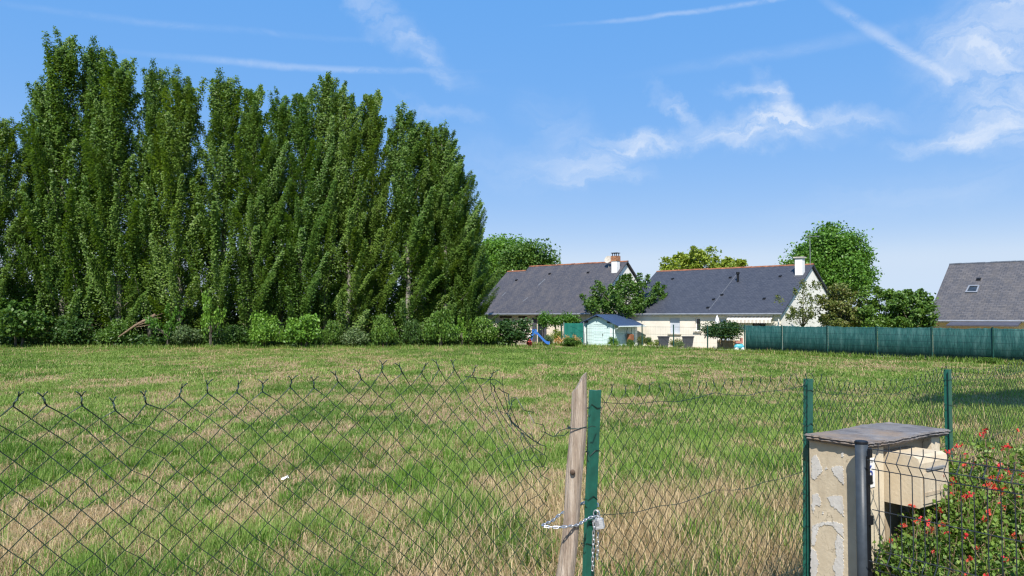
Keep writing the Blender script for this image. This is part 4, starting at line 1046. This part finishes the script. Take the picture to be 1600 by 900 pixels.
# stray curled wires of the crumpled corner, and the tie round the stake
mb = MB()
def fp(px, py, off=0.):
    tt = t_of(px); p = fpt(tt); p.z = d_of(px, py); return p + FNv * off
for chain in ([(724, 588), (742, 590), (758, 592), (778, 594), (786, 602)], [(780, 588), (786, 610), (790, 628), (799, 648), (796, 664)], [(797, 622), (811, 621), (813, 640), (822, 642), (838, 645)], [(829, 645), (829, 660), (843, 663), (847, 675), (843, 695)],
              [(776, 606), (788, 612), (799, 616), (794, 632)], [(843, 674), (855, 676), (864, 682), (878, 680), (890, 675)], [(864, 682), (872, 672), (885, 667), (890, 666)]):
    mb.tube([fp(a, b, random.uniform(-.02, .02)) for a, b in chain], .0016, 4)
mb.build('stray_wire', M['wire'], lf, True)
# right section on the green posts
T1, T2, T3 = t_of(925), t_of(1258), t_of(1476)
T4 = T3 + 1.75
zt = [(T1, 1.91), (T1 + .5, 1.895), (T2, 1.885), (T2 + .55, 1.80), (T2 + 1.1, 1.80), (T3, 1.845), (T3 + .6, 1.80), (T4, 1.83), (T4 + 2, 1.8)]
zx, zy = np.array([p[0] for p in zt]), np.array([p[1] for p in zt])
Z1 = 1.93
def def_right(tt, dep, rnd):
    top = np.interp(tt, zx, zy); drop = Z1 - top
    z = Z1 - dep - drop * np.exp(-dep / .5) + rnd[..., 1] * HS * .2
    t2 = tt + rnd[..., 0] * HS * .2 + .01 * np.sin(dep * 8 + tt * 4)
    off = .018 * np.sin(tt * 5 + dep * 3) + rnd[..., 2] * .006
    return np.stack([-1.13 + .766 * t2 - .643 * off, 1.7 + .643 * t2 + .766 * off, z], -1)
rf_ = root('chain_link_fence', (fpt(T1).x, fpt(T1).y, .6), 'green chain link fence on green metal posts by the stone pillar', 'fence')
o = link('wire_mesh', chain_link(T1 + .02, T4 + .6, lambda q: Z1, .62, def_right, 8, barb_tilt=.35), rf_); o.location = -rf_.location
for dz, r_ in ((.035, .0015), (.46, .0015), (.92, .0015)):
    mb = MB(); pts = []
    for k in range(40):
        tt = T1 + (T4 - T1) * k / 39; q = fpt(tt); top = np.interp(tt, zx, zy); q.z = top - dz - .008 * math.sin(tt * 9) - (.012 if k % 3 else 0); pts.append(q + FNv * .004)
    mb.tube(pts, r_, 4); mb.build('tension_wire', M['wire'], rf_, True)
def tpost(base, top, w_=.046):
    up = (top - base).normalized(); mb = MB(); h = (top - base).length / 2; c = (top + base) / 2
    fx = FTv; fy = up.cross(fx).normalized()
    mb.obox(c - FNv * .012, fx, FNv, up, w_ / 2, .0022, h)
    mb.obox(c + FNv * .0075, fx, FNv, up, .0022, .017, h)
    for k in range(9):
        q = top - up * (.03 + k * .15)
        mb.obox(q + FNv * .0105 + fx * .0035, fx, FNv, up, .0012, .012, .012)
    return mb
for tt, ztop, lx in ((T1, 1.925, .031), (T2, 1.887, .012), (T3, 1.857, .0), (T4, 1.85, 0)):
    tp = fpt(tt); bt = fpt(tt); tp.z = ztop; bt.z = .45; bt.x -= lx * 2; tp -= FNv * .01; bt -= FNv * .01
    po = tpost(bt, tp).build('post', M['green_post'], rf_, True)
    for k in range(5):   # tie wires
        mb = MB()
        z = ztop - .06 - k * .17; f = (ztop - z) / (ztop - .45); c = tp.lerp(bt, f)
        ring = [c + FTv * a + FNv * b for a, b in ((-.027, -.002), (-.026, -.015), (0, -.017), (.026, -.015), (.027, .0), (.012, .026), (-.012, .026))]
        ring = [q + Vector((0, 0, random.uniform(-.012, .012))) for q in ring]
        mb.tube(ring, .0016, 4, closed=True); mb.build('tie_wire', M['wire'], rf_, True)

# wooden stake ------------------------------------------------------
sb, stp = Vector((.135, 2.80, .45)), Vector((.252, 2.815, 2.0))
st = root('wooden_stake', (sb.x, sb.y, .5), 'weathered wooden stake cut to a slanting point beside the green post', 'stake')
ax = (stp - sb).normalized(); e1 = Vector((1, 0, 0)); e1 = (e1 - ax * e1.dot(ax)).normalized(); e2 = ax.cross(e1)
vs = []; fs = []; n = 20; nr = 60
rgs = random.Random(5); ph = [rgs.uniform(0, 6) for _ in range(6)]
for k in range(nr + 1):
    f = k / nr; c = sb.lerp(stp, f) + e1 * (.006 * math.sin(f * 9 + 1) + .003 * math.sin(f * 23)) + e2 * .004 * math.sin(f * 11)
    r0 = .0345 - .0065 * f + .0015 * math.sin(f * 17)
    for q in range(n):
        an = 2 * math.pi * q / n
        rr = r0 * (1 + .035 * math.sin(3 * an + ph[0] + f * 2) + .025 * math.sin(7 * an + ph[1]) + .012 * math.sin(13 * an + ph[2] + f * 3) + .05 * math.exp(-((f - .62) / .02) ** 2 - ((an - 4.6) / .5) ** 2))
        p = c + (e1 * math.cos(an) + e2 * math.sin(an)) * rr
        xo = (p - c).dot(e1); yo = (p - c).dot(e2)
        lim = 2.005 + (xo - .028) * 1.55 + .004 * math.sin(xo * 160)
        lim2 = 2.0 - abs(yo) * .5
        p.z = min(p.z, lim, lim2 + .012)
        vs.append(p)
for k in range(nr):
    for q in range(n): fs.append((k * n + q, k * n + (q + 1) % n, (k + 1) * n + (q + 1) % n, (k + 1) * n + q))
fs.append(tuple(nr * n + q for q in range(n)))
mb = MB(); mb.add(vs, fs); mb.build('shaft', M['stake'], st, True)
# knot and wire wrap
kn = at(895, 738, 2.772); mb = MB(); mb.tube([kn + Vector((0, .012, -.002)), kn + Vector((0, .002, 0)), kn + Vector((0, -.002, 0))], [.010, .009, .004], 10)
mb.build('knot', plain('brown_knot', (.15, .10, .07), .9, .3, 60), st, True, True)
zc = at(900, 669, 2.81).z; f = (zc - sb.z) / (stp.z - sb.z); c = sb.lerp(stp, f); mb = MB()
mb.tube([c + (e1 * math.cos(a) + e2 * math.sin(a)) * .0345 + Vector((0, 0, .006 * math.cos(a) + .003)) for a in [2 * math.pi * k / 22 for k in range(22)]], .0021, 5, closed=True)
mb.tube([c + e1 * .034, c + e1 * .055 + Vector((0, 0, .012)), c + e1 * .075 + Vector((0, .05, .002))], .0016, 4)
mb.build('binding_wire', M['wire'], st, True)

# chain and padlock -------------------------------------------------
def resample(pts, step):
    P = [Vector(p) for p in pts]; out = [P[0].copy()]; acc = 0
    dense = []
    for i in range(len(P) - 1):   # Catmull-Rom
        p0, p1, p2, p3 = P[max(i - 1, 0)], P[i], P[i + 1], P[min(i + 2, len(P) - 1)]
        for k in range(24):
            u = k / 24; dense.append(.5 * ((2 * p1) + (p2 - p0) * u + (2 * p0 - 5 * p1 + 4 * p2 - p3) * u * u + (-p0 + 3 * p1 - 3 * p2 + p3) * u ** 3))
    dense.append(P[-1])
    for a, b in zip(dense, dense[1:]):
        L = (b - a).length
        while acc + L >= step:
            f = (step - acc) / L; a = a.lerp(b, f); L = (b - a).length; out.append(a.copy()); acc = 0
        acc += L
    return out
ll, lw, lr = .0105, .0062, .0021
prof = []
for k in range(16):
    an = 2 * math.pi * k / 16; x = lw * .62 * math.cos(an); z = (ll - lw * .62) * (1 if math.sin(an) >= 0 else -1) * (1 if abs(math.sin(an)) > .05 else 0) + lw * .62 * math.sin(an)
    prof.append(Vector((x, 0, z)))
link_me = MB().tube(prof, lr, 6, closed=True).mesh('chain_link', M['zinc'], True)
chn = root('chain', at(870, 823, 2.74), 'zinc plated chain looped round the stake and the green post', 'chain')
def lay(pts, ph0=0):
    q = resample(pts, .0158)
    for i in range(len(q) - 1):
        c = (q[i] + q[i + 1]) / 2; d = (q[i + 1] - q[i]).normalized()
        rot = d.to_track_quat('Z', 'Y') @ Matrix.Rotation((i % 2) * math.pi / 2 + ph0 + random.uniform(-.25, .25), 3, 'Z').to_quaternion()
        o = link('chain_link', link_me, chn); o.location = c - chn.location; o.rotation_mode = 'QUATERNION'; o.rotation_quaternion = rot
A = lambda px, py, y: at(px, py, y)
lay([A(931, 806, 2.868), A(917, 811, 2.845), A(903, 820, 2.79), A(885, 823, 2.745), A(866, 824, 2.735), A(848, 822, 2.745), A(851, 819, 2.78), A(863, 814, 2.82), A(876, 803, 2.86), A(890, 797, 2.88), A(904, 790, 2.90), A(916, 784, 2.935), A(926, 781, 2.96), A(932, 784, 2.955), A(934, 795, 2.92)], .6)
lay([A(931, 810, 2.862), A(928, 825, 2.86), A(927, 850, 2.86), A(926, 875, 2.86), A(926, 892, 2.86)], .4)
lay([A(934, 800, 2.89), A(934, 825, 2.89), A(934, 850, 2.89), A(933, 880, 2.89)], 1.0)
pk = A(935, 818, 2.875)
pl = root('padlock', pk, 'silver padlock hanging from the chain at the green post', 'padlock', R(25)); pl.rotation_euler = (0, R(-12), R(-20))
mb = MB(); bw, bh, bd = .0185, .019, .0085
pr = [(-bw, -bh), (bw, -bh), (bw + .001, -bh + .004), (bw + .001, bh - .005), (bw - .004, bh), (-bw + .004, bh), (-bw - .001, bh - .005), (-bw - .001, -bh + .004)]
mb.prism([(x, -bd, z) for x, z in pr], (0, 2 * bd, 0))
for k in range(5): z = -bh + .0065 + k * .0065; mb.box(-bw - .0016, bw + .0016, -bd - .0012, bd + .0012, z - .0021, z + .0021)
mb.build('body', plain('brushed_padlock', (.66, .68, .72), .35, .08, 150, metal=.5, bmp=.03), pl)
mb = MB(); mb.tube([(-.011, 0, bh - .004)] + [(-.011 * math.cos(a), 0, bh + .019 + .011 * math.sin(a)) for a in [math.pi * k / 8 for k in range(9)]] + [(.011, 0, bh - .004)], .0029, 8)
mb.build('shackle', M['zinc'], pl, smooth=True)
MB().box(-.005, .005, -bd - .0022, -bd - .0013, -.006, .010).build('keyhole_plate', M['gutter'], pl)

# ------------------------------------------------------------------ stone pillar with letterbox
bA = Vector((.83, .557, 0)).normalized(); nA = Vector((.557, -.83, 0)).normalized()       # along the long face / outward from it
Bc = Vector((1.622, 3.548, 0)); LEN, WID = .76, .325
ZC = 2.2 - .577
Bp = Bc + bA * .03 - nA * .03
def PP(s, d, z): return Bp + bA * s - nA * d + Vector((0, 0, z))      # s along long face, d depth behind it
pl_ = root('gate_pillar', (Bp.x, Bp.y, .55), 'peeling cream pillar under a rough slate cap beside the green fence post', 'pillar')
mb = MB(); pw = WID - .04; z0, z1 = .45, ZC - .034
def pbox(mb, s0, s1, d0, d1, za, zb): return mb.hexa([PP(s0, d1, za), PP(s0, d0, za), PP(s1, d0, za), PP(s1, d1, za), PP(s0, d1, zb), PP(s0, d0, zb), PP(s1, d0, zb), PP(s1, d1, zb)])
pbox(mb, 0, .014, .0, pw, z0, z1); mb.build('end_face', M['pillar'], pl_, True)
mb = MB(); pbox(mb, .0145, .165, 0, pw, z0, z1); mb.build('front_board', M['pillar_side'], pl_, True)
mb = MB(); pbox(mb, .1655, .68, .045, pw, z0, z1); mb.build('core', M['pillar_dark'], pl_, True)
mb = MB(); pbox(mb, .60, .68, .0, .044, z0, z1); mb.build('rear_jamb', M['pillar_side'], pl_, True)
# peeling paint patches on the end face (outline in px)
pats = [[(1263, 716), (1270, 710), (1277, 722), (1282, 735), (1275, 742), (1268, 751), (1263, 745)], [(1297, 731), (1306, 728), (1317, 729), (1319, 757), (1312, 752), (1303, 742)],
        [(1265, 772), (1274, 771), (1280, 784), (1278, 792), (1270, 788), (1266, 801), (1263, 790)], [(1290, 777), (1302, 774), (1317, 775), (1319, 806), (1308, 797), (1297, 790)],
        [(1264, 822), (1272, 818), (1284, 816), (1300, 815), (1318, 819), (1318, 840), (1309, 832), (1300, 822), (1286, 820), (1275, 824), (1272, 836), (1268, 852), (1262, 852)],
        [(1308, 834), (1318, 842), (1318, 905), (1306, 905), (1300, 885), (1306, 868), (1303, 850)], [(1262, 855), (1271, 862), (1275, 880), (1270, 905), (1261, 905)], [(1288, 728), (1291, 733), (1288, 735), (1286, 731)],
        [(1314, 708), (1318, 708), (1318, 716), (1315, 714)], [(1281, 800), (1284, 799), (1284, 803), (1281, 803)]]
mb = MB(); p0 = PP(0, 0, 1.2); rp = random.Random(3)
for pt in pats:
    fine = []
    for i in range(len(pt)):
        a, b = Vector(pt[i]), Vector(pt[(i + 1) % len(pt)]); m = max(2, int((b - a).length / 1.5))
        for k in range(m): q = a.lerp(b, k / m); q.x = 1319 - (1319 - q.x) * .9; fine.append((q.x + rp.uniform(-1.2, 1.2), q.y + rp.uniform(-1.2, 1.2)))
    P3 = [onplane(x, y, p0, -bA) for x, y in fine]
    P3 = [p for p in P3]
    P3.reverse()
    mb.prism(P3, -bA * .0028)
mb.build('peeling_paint', M['flake'], pl_, True)
# slate cap, rough layered edge
def capmesh():
    mb = MB(); nu, nv = 40, 16; rc = random.Random(9)
    top = {}; layers = [(0.0, 0.0), (-.008, .005), (-.011, -.004), (-.020, .002), (-.023, -.006), (-.032, -.010)]
    per = [(i / nu, 0) for i in range(nu)] + [(1, j / nv) for j in range(nv)] + [(1 - i / nu, 1) for i in range(nu)] + [(0, 1 - j / nv) for j in range(nv)]
    C = Bc - nA * WID / 2 + bA * LEN / 2
    jag = [rc.uniform(-.005, .005) for _ in per]; rings = []
    for (dz, off) in layers:
        ring = []
        for k, (u, v) in enumerate(per):
            s = (u - .5) * LEN; d = (v - .5) * WID; q = C + bA * s - nA * d
            out = (bA * (1 if u == 1 else -1 if u == 0 else 0) - nA * (1 if v == 1 else -1 if v == 0 else 0))
            q = q + out * (off + jag[k] + rc.uniform(-.0018, .0018)); q.z = ZC + dz + rc.uniform(-.0015, .0015) + .004 * math.sin(s * 9)
            ring.append(q)
        rings.append(ring)
    n = len(per); vs = [p for r_ in rings for p in r_]; fs = []
    for a in range(len(rings) - 1):
        for k in range(n): fs.append((a * n + k, a * n + (k + 1) % n, (a + 1) * n + (k + 1) % n, (a + 1) * n + k))
    fs.append(tuple(range(n))[::-1]); fs.append(tuple((len(rings) - 1) * n + k for k in range(n)))
    mb.add(vs, fs); return mb
capmesh().build('slate_cap', M['cap'], pl_, True)
# letterbox
lb = root('letterbox', PP(.32, 0, ZC - .31), 'beige metal letterbox set into the cream pillar', 'letterbox')
zb, zt_ = 2.2 - .885, 2.2 - .648; pr_ = .155
def LBp(s, o, z): return PP(s, -o, z)
mb = MB(); s0, s1 = .20, .455
prof = [(-.06, zb), (pr_ - .006, zb), (pr_, zb + .006), (pr_, zt_ - .032), (pr_ - .01, zt_ - .01), (pr_ - .032, zt_), (-.06, zt_)]
mb.prism([LBp(s0, o, z) for o, z in prof], bA * (s1 - s0)); mb.build('body', M['box_paint'], lb, True)
mb = MB(); mb.prism([LBp(s0 + .02, o, z) for o, z in ((pr_ + .001, zb + .02), (pr_ + .006, zb + .02), (pr_ + .006, zt_ - .075), (pr_ + .001, zt_ - .075))], bA * (s1 - s0 - .04))
dr = mb.build('door', M['box_paint'], lb, True)
mb = MB(); mb.prism([LBp(s0 + .03, o, z) for o, z in ((pr_ + .0065, zb + .055), (pr_ + .009, zb + .055), (pr_ + .009, zb + .072), (pr_ + .0065, zb + .072))], bA * .15); mb.build('name_slot', M['pillar_dark'], lb, True)
mb = MB(); mb.prism([LBp(s0 + .05, o, z) for o, z in ((pr_ + .001, zt_ - .066), (pr_ + .012, zt_ - .066), (pr_ + .012, zt_ - .056), (pr_ + .001, zt_ - .056))], bA * .15); mb.build('flap', M['gutter'], lb, True)
# house number plate on the front board (numeral partly behind the anthracite post)
np_ = root('number_plate', PP(.03, -.002, 1.45), 'small white house number plate with blue numeral beside the dark post', 'sign')
zp0, zp1 = at(1350, 763, 3.6).z, at(1350, 717, 3.6).z
mb = MB(); mb.prism([PP(.012, -.001, zp0), PP(.085, -.001, zp0), PP(.085, -.001, zp1), PP(.012, -.001, zp1)], nA * .003); mb.build('plate', M['white'], np_, True)
cu = bpy.data.curves.new('numeral', 'FONT'); cu.body = '6'; cu.size = .085; cu.extrude = .0008; cu.align_x = 'CENTER'; cu.align_y = 'CENTER'
tmp = bpy.data.objects.new('numeral', cu); COL.objects.link(tmp)
dg = bpy.context.evaluated_depsgraph_get(); nme = bpy.data.meshes.new_from_object(tmp.evaluated_get(dg)); bpy.data.objects.remove(tmp)
nme.materials.clear(); nme.materials.append(plain('blue_numeral', (.02, .06, .30), .4))
nu = link('numeral', nme, np_)
rotm = Matrix((( bA.x, 0, nA.x), (bA.y, 0, nA.y), (0, 1, 0))).to_4x4()
nu.matrix_local = Matrix.Translation(PP(.046, -.0055, (zp0 + zp1) / 2 + .004) - Vector(np_.location)) @ rotm
mb = MB()
for z, k in ((zp0 + .018, 3), (zp1 - .02, 3)):
    for q in range(k): s = .042 + q * .011; mb.prism([PP(s, -.0045, z), PP(s + .006, -.0045, z), PP(s + .006, -.0045, z + .008), PP(s, -.0045, z + .008)], nA * .0006)
mb.build('small_marks', M['gutter'], np_, True)

# anthracite post and welded panel ----------------------------------
G0 = Vector((1.592, 3.525, 0)); gd = Vector((.57, -.82, 0)).normalized(); gn = Vector((.82, .57, 0)).normalized()
zpt = at(1340, 690, 3.5).z
pn_ = root('panel_fence', (G0.x, G0.y, .55), 'dark welded wire panel fence with a round post beside the pillar', 'fence')
mb = MB(); mb.tube([G0 + Vector((0, 0, .45)), G0 + Vector((0, 0, zpt - .012))], .0275, 20); po = mb.build('post', M['anthracite'], pn_, True, True)
mb = MB(); mb.tube([G0 + Vector((0, 0, zpt - .012)), G0 + Vector((0, 0, zpt - .004)), G0 + Vector((0, 0, zpt))], [.0295, .0295, .025], 20); mb.build('post_cap', M['black'], pn_, True)
mb = MB(); mb.obox(G0 + gd * .031 + Vector((0, 0, 1.05)), gd, gn, (0, 0, 1), .0035, .010, .52)
for z in (zpt - .05, zpt - .17, zpt - .35, zpt - .6): mb.obox(G0 + gd * .0405 + Vector((0, 0, z)), gd, gn, (0, 0, 1), .006, .010, .02)
mb.build('clip_rail', M['black'], pn_, True)
ztip = zpt + .0
def fold(z):
    """out-of-plane fold profile of the panel (two V creases)"""
    o = 0
    for zc in (ztip - .075, ztip - .52): o += max(0, 1 - abs(z - zc) / .045) * .034
    return -o
Z = Vector((0, 0, 1))
zs = [ztip, ztip - .03, ztip - .052, ztip - .075, ztip - .098, ztip - .12, ztip - .3, ztip - .475, ztip - .52, ztip - .565, ztip - .8, ztip - 1.0]
mb = MB()
G1 = G0 + gd * .05
for k in range(42):
    mb.tube([G1 + gd * (.03 + .05 * k) + gn * fold(z) + Z * z for z in zs], .0023, 5)
for dz in (.03, .075, .12, .30, .475, .52, .565, .74, .93):
    z = ztip - dz; mb.tube([G1 + gn * (fold(z) - .0045) + Z * z, G1 + gd * 2.12 + gn * (fold(z) - .0045) + Z * z], .0023, 5)
mb.build('wire_panel', M['panel'], pn_, True)

# ------------------------------------------------------------------ red flowering sage
def salvia(seed, rx, ry, h, n):
    rg = np.random.default_rng(seed); P = []; tb = MB(); tips = []
    for k in range(n):
        az = rg.uniform(0, 2 * math.pi); r_ = rg.uniform(0, 1) ** .5
        bx, by = .25 * rx * r_ * math.cos(az), .25 * ry * r_ * math.sin(az)
        L = h * rg.uniform(.55, 1.08) * (1 - .25 * r_)
        ex_, ey_ = rx * r_ * math.cos(az), ry * r_ * math.sin(az)
        pts = [np.array((bx, by, 0)), np.array(((bx + ex_) / 2, (by + ey_) / 2, L * .55)), np.array((ex_, ey_, L))]
        tb.tube(pts, [.004, .003, .0012], 4); tips.append(pts[2])
        m = int(300 * L / h) + 24
        s = rg.uniform(.12, .93, m)[:, None]
        c = (1 - s) ** 2 * pts[0] + 2 * s * (1 - s) * pts[1] + s * s * pts[2]
        P.append(c + rg.normal(size=(m, 3)) * (.055 - .034 * s))
        for q in range(2):
            s_ = rg.uniform(.5, .9); a = (1 - s_) ** 2 * pts[0] + 2 * s_ * (1 - s_) * pts[1] + s_ * s_ * pts[2]
            e_ = a + rg.normal(size=3) * .06 + np.array((0, 0, .08)); tb.tube([a, e_], [.002, .001], 3); tips.append(e_)
    P = np.concatenate(P); P = P[P[:, 2] > .01]
    return leaf_mesh('foliage', P, .023, M['leaf_salvia'], seed + 1, None, .5), tb.mesh('stems', M['twig']), tips
rgf = np.random.default_rng(66); fm = []
for q in range(3):
    c = rgf.normal(size=(7, 3)) * .0058; fm.append(leaf_mesh('flower', c, .014, M['petal'], 70 + q, None, .2, .42))
for i, (bx, by, rx, ry, h, n, nf, lab) in enumerate([
        (1.84, 3.48, .20, .18, .74, 110, 14, 'small sage bush growing under the letterbox, few flowers'),
        (2.12, 3.66, .28, .26, .92, 170, 34, 'leafy sage bush right of the letterbox'),
        (2.62, 4.15, .50, .40, 1.02, 190, 48, 'tall twiggy sage bush farthest behind the wire panel, full of flowers'),
        (2.50, 3.62, .36, .34, .95, 200, 44, 'dense sage bush at the right edge of the photo'),
        (2.05, 3.18, .26, .26, .70, 170, 22, 'low green sage bush close against the wire panel')]):
    f_, s_, tips = salvia(500 + 7 * i, rx, ry, h, n)
    t_ = root('sage_bush', (bx, by, .58), lab, 'plant', 0, 'red flowered sage bushes')
    link('foliage', f_, t_); link('stems', s_, t_)
    rq = random.Random(i); rq.shuffle(tips)
    tips.sort(key=lambda p: -(p[2] + rq.uniform(0, .35)))
    for k in range(nf):
        o = link('flower', fm[k % 3], t_, tuple(tips[k])); o.rotation_euler = (rq.uniform(-.6, .6), rq.uniform(-.6, .6), rq.uniform(0, 6)); s = rq.uniform(.75, 1.35); o.scale = (s, s, s)
